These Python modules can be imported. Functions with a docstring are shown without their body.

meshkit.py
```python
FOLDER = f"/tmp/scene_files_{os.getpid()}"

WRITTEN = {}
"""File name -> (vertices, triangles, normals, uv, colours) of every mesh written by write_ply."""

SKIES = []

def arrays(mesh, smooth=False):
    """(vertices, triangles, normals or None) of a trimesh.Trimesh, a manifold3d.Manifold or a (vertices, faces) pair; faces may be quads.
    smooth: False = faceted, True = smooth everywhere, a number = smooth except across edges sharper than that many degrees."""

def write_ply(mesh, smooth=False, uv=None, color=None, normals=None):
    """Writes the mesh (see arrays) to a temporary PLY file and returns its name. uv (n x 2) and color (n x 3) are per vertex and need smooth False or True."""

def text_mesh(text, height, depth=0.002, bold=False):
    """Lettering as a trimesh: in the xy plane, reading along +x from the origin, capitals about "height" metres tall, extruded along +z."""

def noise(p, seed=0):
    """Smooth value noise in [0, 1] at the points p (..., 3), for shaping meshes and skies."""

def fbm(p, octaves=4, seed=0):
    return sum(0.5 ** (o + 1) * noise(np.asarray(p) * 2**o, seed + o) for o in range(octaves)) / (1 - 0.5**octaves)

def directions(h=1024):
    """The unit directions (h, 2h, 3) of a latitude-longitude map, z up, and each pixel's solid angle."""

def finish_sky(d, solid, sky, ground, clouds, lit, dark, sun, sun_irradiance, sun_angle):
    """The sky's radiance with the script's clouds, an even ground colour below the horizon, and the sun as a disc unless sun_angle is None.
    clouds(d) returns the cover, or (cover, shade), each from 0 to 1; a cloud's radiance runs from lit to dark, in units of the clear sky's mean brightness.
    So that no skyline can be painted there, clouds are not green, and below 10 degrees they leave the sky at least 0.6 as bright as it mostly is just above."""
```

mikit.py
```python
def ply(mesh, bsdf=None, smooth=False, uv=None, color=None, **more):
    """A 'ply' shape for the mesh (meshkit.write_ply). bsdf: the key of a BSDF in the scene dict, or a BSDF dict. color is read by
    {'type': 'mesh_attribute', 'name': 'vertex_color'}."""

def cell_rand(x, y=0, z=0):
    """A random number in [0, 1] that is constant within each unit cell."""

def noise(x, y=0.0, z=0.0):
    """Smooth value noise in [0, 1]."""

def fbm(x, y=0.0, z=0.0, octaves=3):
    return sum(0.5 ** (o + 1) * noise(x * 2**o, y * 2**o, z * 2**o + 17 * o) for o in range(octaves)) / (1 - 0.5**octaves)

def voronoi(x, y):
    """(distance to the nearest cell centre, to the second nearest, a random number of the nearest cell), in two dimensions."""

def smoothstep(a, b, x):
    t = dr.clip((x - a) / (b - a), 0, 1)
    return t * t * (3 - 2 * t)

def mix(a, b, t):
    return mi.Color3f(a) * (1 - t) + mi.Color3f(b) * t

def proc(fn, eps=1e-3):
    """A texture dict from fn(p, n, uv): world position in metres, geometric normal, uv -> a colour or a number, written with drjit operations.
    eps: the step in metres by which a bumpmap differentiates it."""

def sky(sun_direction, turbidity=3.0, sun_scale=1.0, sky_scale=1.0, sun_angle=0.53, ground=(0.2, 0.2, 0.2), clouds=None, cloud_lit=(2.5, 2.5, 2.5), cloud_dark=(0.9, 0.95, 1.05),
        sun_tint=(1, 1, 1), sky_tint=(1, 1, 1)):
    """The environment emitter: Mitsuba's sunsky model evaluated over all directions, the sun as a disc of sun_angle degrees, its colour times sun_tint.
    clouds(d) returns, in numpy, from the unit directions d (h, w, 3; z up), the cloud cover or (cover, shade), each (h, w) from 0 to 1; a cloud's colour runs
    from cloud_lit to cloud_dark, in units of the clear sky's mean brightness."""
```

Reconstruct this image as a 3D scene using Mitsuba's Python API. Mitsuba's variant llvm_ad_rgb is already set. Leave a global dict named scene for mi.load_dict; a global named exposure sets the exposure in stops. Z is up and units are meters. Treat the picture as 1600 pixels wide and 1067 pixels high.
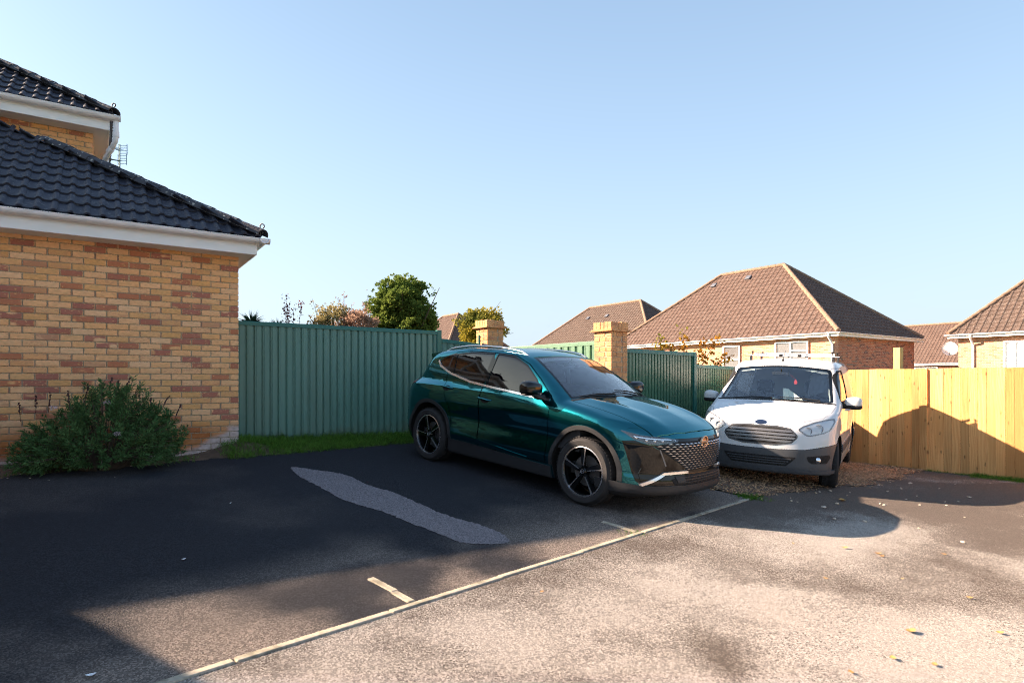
import math, random
import numpy as np, trimesh, drjit as dr, mitsuba as mi
import mikit, meshkit
from mikit import proc, noise, fbm, voronoi, cell_rand, smoothstep, mix
from scipy.interpolate import PchipInterpolator, CubicSpline
from shapely.geometry import Polygon, LineString
import manifold3d as m3
T = mi.ScalarTransform4f
random.seed(7); rng = np.random.default_rng(7)
scene, labels = {}, {}

# ---------------------------------------------------------------- camera, sky, sun, exposure
EYE = 1.665
scene['camera'] = {'type': 'perspective', 'fov': math.degrees(2 * math.atan(800 / 955)), 'fov_axis': 'x',
    'principal_point_offset_x': 0.0, 'principal_point_offset_y': -61.5 / 1067, 'near_clip': 0.05, 'far_clip': 900.0,
    'to_world': T().look_at(origin=[0, 0, EYE], target=[0, 1, EYE], up=[0, 0, 1])}
SUN_AZ, SUN_EL = (-0.99, 0.13), 27.3
_n = math.hypot(*SUN_AZ); _c = math.cos(math.radians(SUN_EL))
SUN = [SUN_AZ[0] / _n * _c, SUN_AZ[1] / _n * _c, math.sin(math.radians(SUN_EL))]
def haze(d):                                                            # thin milky haze, denser low down
    e = np.clip(d[..., 2], 0, 1); g = np.clip(d @ np.array(SUN), 0, 1)
    w = meshkit.fbm(d * [2.2, 2.2, 6.0], 3)
    return np.clip((.12 + .85 * np.exp(-e / .28)) * (1 - .4 * g ** 3) + .06 * (w - .5), 0, .92)
scene['sky_light'] = mikit.sky(SUN, turbidity=3.0, sun_scale=1.42, sky_scale=1.0, sun_angle=0.53, clouds=haze, cloud_lit=(.94, 1.05, 1.19), sky_tint=(.97, .94, .88), sun_tint=(.98, .95, 1.08))
exposure = 3.38

# ---------------------------------------------------------------- helpers
q2 = 2 ** -.5
def us(u, s): return np.array([(u + s) * q2, (s - u) * q2])
def ground_z(x, y):
    x, y = np.asarray(x, float), np.asarray(y, float)
    u, s = (x - y) * q2, (x + y) * q2
    uu = np.where(u > 0, 1.2 * np.tanh(u / 1.2), u)
    uu = np.where(uu < -9.4, -9.4 + 1.0 * np.tanh((uu + 9.4) / 1.0), uu)
    w = np.clip((s - 8.8) / 3.7, 0, 1); w = w * w * (3 - 2 * w)
    return -.0865 * uu * (1 - w) + .085 * w
def number(base):
    if base not in used: used[base] = 0; return base
    used[base] += 1; return f'{base}_{used[base]:03d}'
used = {}
def key_of(name, parent=None):
    return number(parent + '__' + name if parent else name)
def put(name, mesh, bsdf, parent=None, smooth=False, label=None, cat=None, group=None, kind=None, **more):
    k = key_of(name, parent)
    scene[k] = mikit.ply(mesh, bsdf, smooth=smooth, **more)
    tag(k, label, cat, group, kind); return k
def put_raw(name, d, parent=None, **t):
    k = key_of(name, parent); scene[k] = dict(d); tag(k, **t); return k
def tag(k, label=None, cat=None, group=None, kind=None):
    d = {a: b for a, b in (('label', label), ('category', cat), ('group', group), ('kind', kind)) if b}
    if d: labels[k] = {**labels.get(k, {}), **d}
def thing(name, label, cat, group=None):
    k = key_of(name); tag(k, label, cat, group); return k
cat_ = trimesh.util.concatenate
def TM(v, f): return trimesh.Trimesh(np.asarray(v, float), np.asarray(f), process=False)
def frame(o, ex, ey, ez=(0, 0, 1)):
    M = np.eye(4); M[:3, 0], M[:3, 1], M[:3, 2], M[:3, 3] = ex, ey, ez, o; return M
def xf(mesh, M):
    m = mesh.copy(); m.apply_transform(M); return m
BEV = []
def box(x0, x1, y0, y1, z0, z1, M=None, bev=0):
    if bev:
        b = bev; v = []
        for sx in (0, 1):
            for sy in (0, 1):
                for sz in (0, 1):
                    c = np.array([(x0, x1)[sx], (y0, y1)[sy], (z0, z1)[sz]]); d = np.array([1 - 2 * sx, 1 - 2 * sy, 1 - 2 * sz]) * b
                    for a in range(3): e = d.copy(); e[a] = 0; v.append(c + e)
        v = np.array(v)
        if not BEV: 
            u = np.array([c + e for sx in (0, 1) for sy in (0, 1) for sz in (0, 1) for a in range(3) for c in [np.array([sx, sy, sz]) * 3.] for e in [np.array([0 if b_ == a else (1 - 2 * (sx, sy, sz)[b_]) for b_ in range(3)])]])
            from scipy.spatial import ConvexHull
            h_ = ConvexHull(u); f = h_.simplices.copy(); nn = np.cross(u[f[:, 1]] - u[f[:, 0]], u[f[:, 2]] - u[f[:, 0]]); fl = (nn * (u[f].mean(1) - 1.5)).sum(1) < 0; f[fl] = f[fl][:, ::-1]; BEV.append(f)
        m = TM(v, BEV[0])
    else:
        v = np.array([[x, y, z] for x in (x0, x1) for y in (y0, y1) for z in (z0, z1)], float)
        f = [[0, 1, 3], [0, 3, 2], [4, 6, 7], [4, 7, 5], [0, 4, 5], [0, 5, 1], [2, 3, 7], [2, 7, 6], [0, 2, 6], [0, 6, 4], [1, 5, 7], [1, 7, 3]]
        m = TM(v, f)
    return xf(m, M) if M is not None else m
def tube(pts, r, n=8, cap=True):
    p = np.asarray(pts, float); t = np.gradient(p, axis=0); t /= np.linalg.norm(t, axis=1, keepdims=True) + 1e-12
    r = np.broadcast_to(r, (len(p),)); a0 = np.array([0, 0, 1.]) if abs(t[0, 2]) < .9 else np.array([1., 0, 0])
    V = []; a = np.cross(t[0], a0)
    for i in range(len(p)):
        a = a - t[i] * (a @ t[i]); a /= np.linalg.norm(a) + 1e-12; b = np.cross(t[i], a)
        th = np.arange(n) * 2 * np.pi / n
        V.append(p[i] + r[i] * (np.cos(th)[:, None] * a + np.sin(th)[:, None] * b))
    V = np.vstack(V); F = []
    for i in range(len(p) - 1):
        for j in range(n):
            a1, b1 = i * n + j, i * n + (j + 1) % n; F += [[a1, b1, b1 + n], [a1, b1 + n, a1 + n]]
    if cap:
        V = np.vstack([V, p[0], p[-1]]); c0, c1 = len(V) - 2, len(V) - 1; o = (len(p) - 1) * n
        for j in range(n): F += [[c0, (j + 1) % n, j], [c1, o + j, o + (j + 1) % n]]
    return TM(V, F)
def sweep(profile, pts, up=(0, 0, 1)):
    """profile (n,2) in (side, up) swept along a polyline, closed profile"""
    p = np.asarray(pts, float); pr = np.asarray(profile, float); up = np.array(up, float); n = len(pr)
    t = np.gradient(p, axis=0); t /= np.linalg.norm(t, axis=1, keepdims=True)
    V = []
    for i in range(len(p)):
        s = np.cross(t[i], up); s /= np.linalg.norm(s); w = np.cross(s, t[i]); V.append(p[i] + pr[:, :1] * s + pr[:, 1:] * w)
    V = np.vstack(V); F = []
    for i in range(len(p) - 1):
        for j in range(n):
            a, b = i * n + j, i * n + (j + 1) % n; F += [[a, b, b + n], [a, b + n, a + n]]
    from mapbox_earcut import triangulate_float64
    tri = triangulate_float64(pr, np.array([n], np.uint32)).reshape(-1, 3); o = (len(p) - 1) * n
    m = TM(V, np.vstack([F, tri[:, ::-1], tri + o])); m.fix_normals(); return m
def extrude(poly, h, M=None, z0=0):
    m = trimesh.creation.extrude_polygon(Polygon(poly) if not hasattr(poly, 'exterior') else poly, h, engine='earcut')
    m.apply_translation([0, 0, z0])
    return xf(m, M) if M is not None else m
def sheet(u0, u1, s0, s1, step, off=0, keep=None, zf=None):
    """ground sheet on a (u, s) grid"""
    U, S = np.linspace(u0, u1, max(2, int((u1 - u0) / step) + 1)), np.linspace(s0, s1, max(2, int((s1 - s0) / step) + 1))
    A, B = np.meshgrid(U, S, indexing='ij'); X, Y = (A + B) * q2, (B - A) * q2
    Z = (ground_z(X, Y) if zf is None else zf(X, Y)) + off
    V = np.stack([X, Y, Z], -1).reshape(-1, 3); n, m = len(U), len(S)
    i, j = np.meshgrid(np.arange(n - 1), np.arange(m - 1), indexing='ij'); a = (i * m + j).ravel()
    F = np.vstack([np.stack([a, a + m, a + m + 1], 1), np.stack([a, a + m + 1, a + 1], 1)])
    if keep is not None:
        c = V[F].mean(1); F = F[keep(c)]
    return TM(V, F)
def ground_poly(pts, off, step=.12):
    """a polygon (world xy) laid on the ground"""
    P = Polygon(pts).buffer(0); x0, y0, x1, y1 = P.bounds
    from shapely import box as sbox
    V, F = [], []
    from mapbox_earcut import triangulate_float64
    for x in np.arange(x0, x1, step):
        for y in np.arange(y0, y1, step):
            g = P.intersection(sbox(x, y, x + step, y + step))
            for h in getattr(g, 'geoms', [g]):
                if h.geom_type != 'Polygon' or h.area < 1e-9: continue
                r = np.array(h.exterior.coords)[:-1]
                tri = triangulate_float64(r, np.array([len(r)], np.uint32)).reshape(-1, 3)
                F.append(tri + sum(len(v) for v in V)); V.append(r)
    V = np.vstack(V); V = np.c_[V, ground_z(V[:, 0], V[:, 1]) + off]; F = np.vstack(F)
    n = np.cross(V[F[:, 1]] - V[F[:, 0]], V[F[:, 2]] - V[F[:, 0]])[:, 2]; F[n < 0] = F[n < 0][:, ::-1]
    return TM(V, F)

# ---------------------------------------------------------------- materials
def P(name, **k):
    scene[name] = {'type': 'twosided', 'bsdf': prin(**k)}; return name
def bump(name, inner, fn, eps=.002, scale=1.0):
    scene[name] = {'type': 'twosided', 'bsdf': {'type': 'bumpmap', 'arbitrary': proc(fn, eps), 'scale': scale, 'bsdf': inner}}; return name
def prin(**k): return {'type': 'principled', **{a: ({'type': 'rgb', 'value': list(b)} if isinstance(b, (tuple, list)) else b) for a, b in k.items()}}
E2, N2 = np.array([.827, .562]), np.array([.562, -.827])      # along the garage wall (to the right), out of it
E3, N3 = np.array([*E2, 0]), np.array([*N2, 0])
def brickcol(p, n, uv, far=False):
    along = dr.select(dr.abs(n.x * .827 + n.y * .562) < .5, 1.5553 - (p.x * .827 + p.y * .562), p.x * .562 - p.y * .827 + 40)
    k = dr.floor((p.z - 1.0) / .075 + 100)
    par = k - 2 * dr.floor(k / 2)
    a = dr.floor((along + .005 + .1125 * par) / .225 + 100)
    r, r2, r3 = cell_rand(a, k, 3), cell_rand(a, k, 19), cell_rand(k, a, 31)
    f = fbm(p.x * 40, p.y * 40, p.z * 55, 3); g = noise(p.x * 9, p.y * 9, p.z * 14)
    c = mix((.84, .43, .19), (.86, .51, .28), r2)
    c = mix(c, (.72, .37, .135), smoothstep(.55, .9, r3) * .7)
    red = .95 * smoothstep(.73, .77, r) * smoothstep(.22, .40, g + .25 * r3)
    c = mix(c, mix((.50, .18, .095), (.40, .14, .105), r2), red * smoothstep(.30, .55, f + .14))
    c = mix(c, (.52, .25, .14), dr.select((r > .62) & (r <= .76), .55, 0.0) * smoothstep(.45, .6, f))
    return c * (.80 + .4 * f)
def brick_garage(p, n, uv):
    c = brickcol(p, n, uv)
    h = p.z + .25 * (fbm(p.x * 3, p.y * 3, p.z * 3, 2) - .5)
    t = p.x * .827 + p.y * .562 - 1.5553
    c = mix(c, mi.Color3f(.50, .16, .045) * (.6 + .5 * fbm(p.x * 20, p.y * 20, p.z * 30)), .8 * (1 - smoothstep(.95, 1.26, h)))
    w = 1 - smoothstep(.0, .12, h + .12 * (noise(p.x * 9, p.y * 9, p.z * 12) - .5) - (.68 + .34 * smoothstep(-.75, -.0, t)))
    return mix(c, mi.Color3f(.58, .48, .46) * (.7 + .5 * noise(p.x * 30, p.y * 30, p.z * 30)), .85 * w)
rel = lambda p, n, uv: .004 * fbm(p.x * 70, p.y * 70, p.z * 70, 3)
bump('m_brick', prin(base_color=proc(brick_garage), roughness=.9, specular=.2), rel)
bump('m_brick_plain', prin(base_color=proc(brickcol), roughness=.9, specular=.2), rel)
bump('m_pillar', prin(base_color=proc(lambda p, n, uv: mix(mix((.60, .325, .15), (.52, .245, .11), cell_rand(dr.floor(p.z / .075 + .3), dr.floor(p.x * 5 + p.y * 5), 2)), (.40, .17, .10), .7 * smoothstep(.55, .75, fbm(p.x * 9, p.y * 9, p.z * 12))) * (.75 + .5 * fbm(p.x * 40, p.y * 40, p.z * 50))), roughness=.9), rel)
bump('m_mortar', prin(base_color=proc(lambda p, n, uv: mi.Color3f(.40, .31, .22) * (.7 + .5 * noise(p.x * 60, p.y * 60, p.z * 60))), roughness=.95), rel)
def far_brick(red):
    def fn(p, n, uv):
        along = dr.select(dr.abs(n.x * .827 + n.y * .562) < .5, p.x * .827 + p.y * .562, p.x * .562 - p.y * .827)
        kz = p.z / .075; k = dr.floor(kz); aa = along / .225 + .5 * (k - 2 * dr.floor(k / 2)); a = dr.floor(aa)
        fa, fz = aa - a, kz - k
        m = dr.select((fa < .06) | (fz < .16), 1.0, 0.0)
        r, r2 = cell_rand(a + 500, k + 50, 3), cell_rand(a + 500, k + 50, 9)
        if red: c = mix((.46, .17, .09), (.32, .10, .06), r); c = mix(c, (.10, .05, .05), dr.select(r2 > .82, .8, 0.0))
        else: c = mix((.52, .25, .145), (.54, .31, .20), r); c = mix(c, (.42, .17, .10), dr.select(r2 > .70, .8, 0.0))
        return mix(c, (.46, .38, .30), m)
    return fn
P('m_far_buff', base_color=proc(far_brick(False)), roughness=.9)
P('m_far_red', base_color=proc(far_brick(True)), roughness=.9)
P('m_upvc', base_color=proc(lambda p, n, uv: mi.Color3f(.80, .79, .80) * (.90 + .1 * fbm(p.x * 5, p.y * 5, p.z * 9))), roughness=.35)
P('m_gutter', base_color=proc(lambda p, n, uv: mi.Color3f(.80, .78, .80) * (.80 + .25 * fbm(p.x * 6, p.y * 6, p.z * 20))), roughness=.4)
P('m_soffit', base_color=(.62, .62, .64), roughness=.6)
P('m_frame', base_color=(.80, .80, .80), roughness=.3)
def tilecol(a, b, lich):
    def fn(p, n, uv):
        f = fbm(p.x * 9, p.y * 9, p.z * 9, 3); r = cell_rand(p.x * 2.2, p.y * 2.2, p.z * 4)
        c = mix(a, b, .55 * f + .45 * r)
        l = smoothstep(.66, .72, fbm(p.x * 28, p.y * 28, p.z * 28, 2)) * lich
        return mix(c, (.42, .41, .37), l)
    return fn
bump('m_tile_dark', prin(base_color=proc(tilecol((.014, .017, .030), (.030, .033, .050), .10)), roughness=.62, specular=.4), rel)
bump('m_hip_dark', prin(base_color=proc(tilecol((.020, .022, .032), (.05, .05, .06), .75)), roughness=.75), rel)
P('m_tile_brown', base_color=proc(tilecol((.078, .046, .036), (.125, .080, .064), .3)), roughness=.85)
P('m_tile_grey', base_color=proc(tilecol((.066, .044, .035), (.108, .074, .060), .3)), roughness=.85)
P('m_ridge', base_color=proc(tilecol((.20, .125, .085), (.27, .18, .125), .3)), roughness=.9)
P('m_lead', base_color=(.13, .14, .17), roughness=.5, metallic=.3)
P('m_alu', base_color=(.12, .22, .24), roughness=.4, metallic=.5)
P('m_iron', base_color=(.03, .03, .035), roughness=.5)
def aggregate(dark, light, dusty):
    def fn(p, n, uv):
        d, d2, r = voronoi(p.x * 120, p.y * 120)
        g = .70 + .55 * r * r + .25 * fbm(p.x * 30, p.y * 30, 1.7)
        big = fbm(p.x * .9, p.y * .9, 4.0, 4)
        u = (p.x - p.y) * q2; s = (p.x + p.y) * q2
        if dusty:
            blot = fbm(p.x * .75 + 3.1, p.y * 1.15, 2.0, 4)
            patch = lambda cx, cy, rx, ry, a=0.0: dr.exp(-(dr.square(((p.x - cx) * math.cos(a) + (p.y - cy) * math.sin(a)) / rx) + dr.square(((p.y - cy) * math.cos(a) - (p.x - cx) * math.sin(a)) / ry)))
            stain = 1.25 * smoothstep(5.7, 7.4, p.y + .25 * p.x * 0 + .8 * (fbm(p.x * .8, p.y * .8, 9.0) - .5)) + .85 * patch(2.55, 5.0, 1.35, .55) + .85 * patch(5.1, 5.9, 1.6, .38, .1) + .6 * patch(1.15, 3.25, .12, .45) + .6 * patch(.25, 2.95, .3, .2) + .4 * patch(-.55, 3.1, .45, .35) + .5 * patch(4.4, 4.35, .8, .25) + .6 * patch(3.4, 2.9, .5, .3) + .45 * (1 - smoothstep(.0, 1.1, u + 3.13))
            k = smoothstep(.36, .66, blot * .60 + .36 - .27 * stain + .14 * (r - .5) + .13 * (fbm(p.x * 7, p.y * 7, 3.0) - .5))
            c = mix(dark, light, k)
            pit = smoothstep(.80, .95, cell_rand(dr.floor(p.x * 105), dr.floor(p.y * 105), 5)) * (.3 + .7 * smoothstep(.4, .7, fbm(p.x * 3, p.y * 3)))
            c = mix(c, mi.Color3f(dark) * .6, .75 * pit)
        else:
            k = smoothstep(.5, .8, big) * .10 + .62 * smoothstep(-4.6, -3.25, u + .5 * (big - .5)) * smoothstep(.25, .62, fbm(p.x * 1.3, p.y * 1.3, 7.0, 4))  # kerb-side dust, made paler so sunlight on that strip is painted in
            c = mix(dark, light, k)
        return c * (g if dusty else .45 + 1.0 * r * r + .35 * fbm(p.x * 30, p.y * 30, 1.7))
    return fn
hgt = lambda p, n, uv: .009 * dr.clip(1 - voronoi(p.x * 120, p.y * 120)[0], 0, 1) 
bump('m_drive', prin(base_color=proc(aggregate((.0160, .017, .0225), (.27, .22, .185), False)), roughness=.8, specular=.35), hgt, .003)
bump('m_road', prin(base_color=proc(aggregate((.10, .082, .070), (.315, .288, .262), True)), roughness=.85, specular=.3), hgt, .003)
bump('m_patch', prin(base_color=proc(lambda p, n, uv: mi.Color3f(.17, .15, .16) * (.6 + .8 * voronoi(p.x * 95, p.y * 95)[2])), roughness=.85), hgt, .003)
bump('m_kerb', prin(base_color=proc(lambda p, n, uv: mix((.35, .31, .245), (.19, .17, .125), smoothstep(.45, .75, fbm(p.x * 9, p.y * 9, p.z * 9))) * (.8 + .4 * noise(p.x * 80, p.y * 80, p.z * 80))), roughness=.9), rel)
P('m_soil', base_color=proc(lambda p, n, uv: mi.Color3f(.10, .065, .045) * (.5 + fbm(p.x * 12, p.y * 12, p.z * 12))), roughness=.95)
P('m_field', base_color=proc(lambda p, n, uv: mi.Color3f(.07, .09, .035) * (.5 + fbm(p.x * 2, p.y * 2, 0))), roughness=.95)
def metalcol(c, dull):
    return proc(lambda p, n, uv: mix(c, dull, .55 * fbm(p.x * 3 + 5, p.y * 3, p.z * .8)) * (.9 + .2 * noise(p.x * 40, p.y * 40, p.z * 3)))
def fencecol(p, n, uv):
    c = mix((.085, .215, .180), (.140, .220, .170), .6 * fbm(p.x * 3 + 5, p.y * 3, p.z * .8)) * (.88 + .24 * noise(p.x * 38, p.y * 38, p.z * .7))
    h = p.z - .74 + .30 * (fbm(p.x * 6, p.y * 6, p.z * 5) - .5)
    return mix(c, (.10, .105, .055), .65 * (1 - smoothstep(-.02, .22, h)))
P('m_green', base_color=proc(fencecol), roughness=.40, specular=.5)
P('m_green_post', base_color=(.018, .135, .115), roughness=.4)
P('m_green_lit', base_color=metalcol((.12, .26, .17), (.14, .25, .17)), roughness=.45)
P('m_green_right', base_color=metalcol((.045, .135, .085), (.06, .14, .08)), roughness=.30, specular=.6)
def woodcol(p, n, uv):
    a = p.x * .5505 - p.y * .8348                                        # along the fence
    b = dr.floor(a / .125 + 300.76); r = cell_rand(b, 3, 1); r2 = cell_rand(b, 7, 2)
    x = a * 1.0; z = p.z + 3 * r
    w = fbm(x * 9, z * 1.3, r * 9, 2)
    ring = .5 + .5 * dr.sin((x * 38 + 5 * w + .6 * z) * 6.28 * (.5 + .5 * r2))
    g = noise(x * 260, z * 6, 2)
    c = mix((.68, .315, .105), (.82, .47, .19), .55 * ring + .45 * g)
    c = mix(c, (.50, .24, .08), smoothstep(.5, .8, fbm(x * 4, z * 1.1, 5, 2)) * .6)
    kx, kz = x * 9 + r * 3, z * 2.6
    d, d2, rr = voronoi(kx, kz)
    c = mix(c, (.20, .085, .03), .8 * (1 - smoothstep(.03, .13, d)) * dr.select(rr > .55, 1.0, 0.0))
    c = mix(c, (.50, .20, .055), .55 * smoothstep(.6, .95, r2))
    return c * (.62 + .50 * r)
bump('m_wood', prin(base_color=proc(woodcol), roughness=.7, specular=.25), lambda p, n, uv: .002 * noise((p.x * .55 - p.y * .835) * 200, p.z * 5, 1))
P('m_wood_post', base_color=proc(lambda p, n, uv: mi.Color3f(.62, .40, .14) * (.8 + .4 * noise(p.x * 60, p.y * 60, p.z * 5))), roughness=.75)
P('m_curtain', base_color=(.75, .75, .76), roughness=.9)
P('m_dark_room', base_color=(.15, .15, .16), roughness=.8)
scene['m_pane'] = {'type': 'thindielectric', 'int_ior': 1.5}

# ---------------------------------------------------------------- ground
def zbase(X, Y):
    g = ground_z(X, Y) - .05; d = np.hypot(X, Y); w = np.clip((d - 16) / 14, 0, 1)
    return g * (1 - w) + (-1.0) * w
r_ = np.concatenate([np.linspace(0, 20, 60), np.geomspace(21, 850, 40)]); th = np.linspace(0, 2 * np.pi, 97)[:-1]
R_, TH = np.meshgrid(r_, th, indexing='ij'); X, Y = R_ * np.cos(TH), R_ * np.sin(TH)
V = np.stack([X, Y, zbase(X, Y)], -1).reshape(-1, 3); n_, m_ = R_.shape
i, j = np.meshgrid(np.arange(n_ - 1), np.arange(m_), indexing='ij'); a = (i * m_ + j).ravel(); b = (i * m_ + (j + 1) % m_).ravel()
put('ground', TM(V, np.vstack([np.stack([a, a + m_, b + m_], 1), np.stack([a, b + m_, b], 1)])), 'm_field', smooth=True, kind='structure', label='open ground of soil and grass beyond the gardens')
KU = -3.13
def edge_wob(t): return .10 * np.sin(t * 2.3) + .06 * np.sin(t * 5.1 + 1) + .03 * np.sin(t * 13)
FB0, FB1 = np.array([6.64, 11.86]), np.array([8.09, 9.66])          # timber fence line at image x 1335 and 1600
FD = (FB1 - FB0) / np.linalg.norm(FB1 - FB0); FN = np.array([FD[1], -FD[0]])   # FN points away from the camera side after sign below
if FN @ (np.array([0, 0]) - FB0) > 0: FN = -FN
UR = -7.94                                                            # rear edge of the driveway
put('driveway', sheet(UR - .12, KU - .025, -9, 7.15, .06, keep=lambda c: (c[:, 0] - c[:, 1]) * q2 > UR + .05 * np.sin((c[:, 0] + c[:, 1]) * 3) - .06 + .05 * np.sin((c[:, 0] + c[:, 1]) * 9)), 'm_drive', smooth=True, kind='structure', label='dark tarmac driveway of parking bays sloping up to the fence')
def mound(x, y): return .15 * np.exp(-(((x + 3.62) ** 2 + (y - 8.15) ** 2) / .42 ** 2)) * np.clip((UR - (x - y) * q2) / .25, 0, 1)
put('soil_bed', sheet(-13, UR + .1, -9, 8.6, .08, zf=lambda X, Y: ground_z(X, Y) - .015 + mound(X, Y)), 'm_soil', smooth=True, kind='structure', label='strip of dark soil between the driveway and the garage wall')
def road_keep(c):
    xy = c[:, :2]; return ((xy - FB0) @ FN < .0)
def road_mesh():
    m = sheet(KU + .025, 9, -12, 16, .09, keep=road_keep)
    return m
put('road', road_mesh(), 'm_road', smooth=True, kind='structure', label='pale worn tarmac road in sun with brown stains')
def gravel_edge(s): return KU + .03 + np.clip((s - 7.6) * .28, 0, .55) + .06 * np.sin(s * 4.1) * np.clip(s - 7.4, 0, 1) + .03 * np.sin(s * 11)
def gravel_keep(c):
    u, s = (c[:, 0] - c[:, 1]) * q2, (c[:, 0] + c[:, 1]) * q2
    return ((c[:, :2] - FB0) @ FN < .1) & (u < gravel_edge(s)) & (s > 7.14 + .08 * np.sin(u * 3) + .05 * np.sin(u * 7.7))
put('bark_bed', sheet(-10, KU + .9, 7.0, 16.5, .06, keep=gravel_keep, zf=lambda X, Y: ground_z(X, Y) + .004 + .010 * meshkit.fbm(np.stack([X * 4, Y * 4, X * 0], -1))), 'm_soil', smooth=True, kind='structure', label='bed of brown bark chippings under the white van')
# kerb edging: flat concrete lengths set in a line, and the two short bay ticks
def edging(p0, p1, w=.055, h=.05):
    p0, p1 = np.array(p0), np.array(p1); L = np.linalg.norm(p1 - p0); d = (p1 - p0) / L; nn = np.array([-d[1], d[0]]); m = box(0, L, -w / 2, w / 2, -.07, .006, bev=.006)
    z0, z1 = ground_z(*p0), ground_z(*p1); ex = np.array([*(d * 1), (z1 - z0) / L])
    return xf(m, frame([*p0, z0 + .002], ex, [*nn, 0]))
kd = dict(label='pale concrete edging strip along the front of the parking bays', cat='kerb')
kk = thing('kerb_edging', 'long pale edging strip between the dark driveway and the road', 'kerb')
s0 = -3.4; _r = random.Random(3)
while s0 < 7.1:
    L = .915 if s0 + .915 < 7.1 else 7.1 - s0
    if L < .1: break
    j = _r.uniform(-.006, .006)
    put('edging_piece', edging(us(KU + j, s0 + .005), us(KU - j + _r.uniform(-.005, .005), s0 + L - .005), w=.055 + _r.uniform(-.006, .004)), 'm_kerb', kk)
    s0 += L
for t, (sa, ln) in enumerate(((2.27, .51), (4.78, .42))):
    k = thing('bay_marker', ('short pale edging strip in the sun marking the nearer parking bay', 'short pale edging strip in shade just before the front wheel of the green car')[t], 'kerb', 'strips marking the bays')
    put('edging_piece', edging(us(KU - ln, sa), us(KU - ln * .45, sa + .012)), 'm_kerb', k)
    put('edging_piece', edging(us(KU - ln * .44, sa + .0), us(KU - .035, sa + .004)), 'm_kerb', k)
def inv_ground(px, py):
    d = np.array([(px - 800) / 955, 1, -(py - 595) / 955]); t = 1.0
    for _ in range(60): p = d * t; t *= 1 + .6 * (EYE + p[2] - ground_z(p[0], p[1])) / EYE
    return d[:2] * t
pp = [inv_ground(*a_) for a_ in ((455, 731), (478, 732), (538, 742), (570, 756), (610, 768), (655, 787), (700, 806), (745, 819), (780, 832), (795, 846), (775, 850), (735, 850), (705, 843), (672, 829), (630, 813), (596, 799), (560, 789), (528, 777), (498, 760), (470, 746))]
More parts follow.
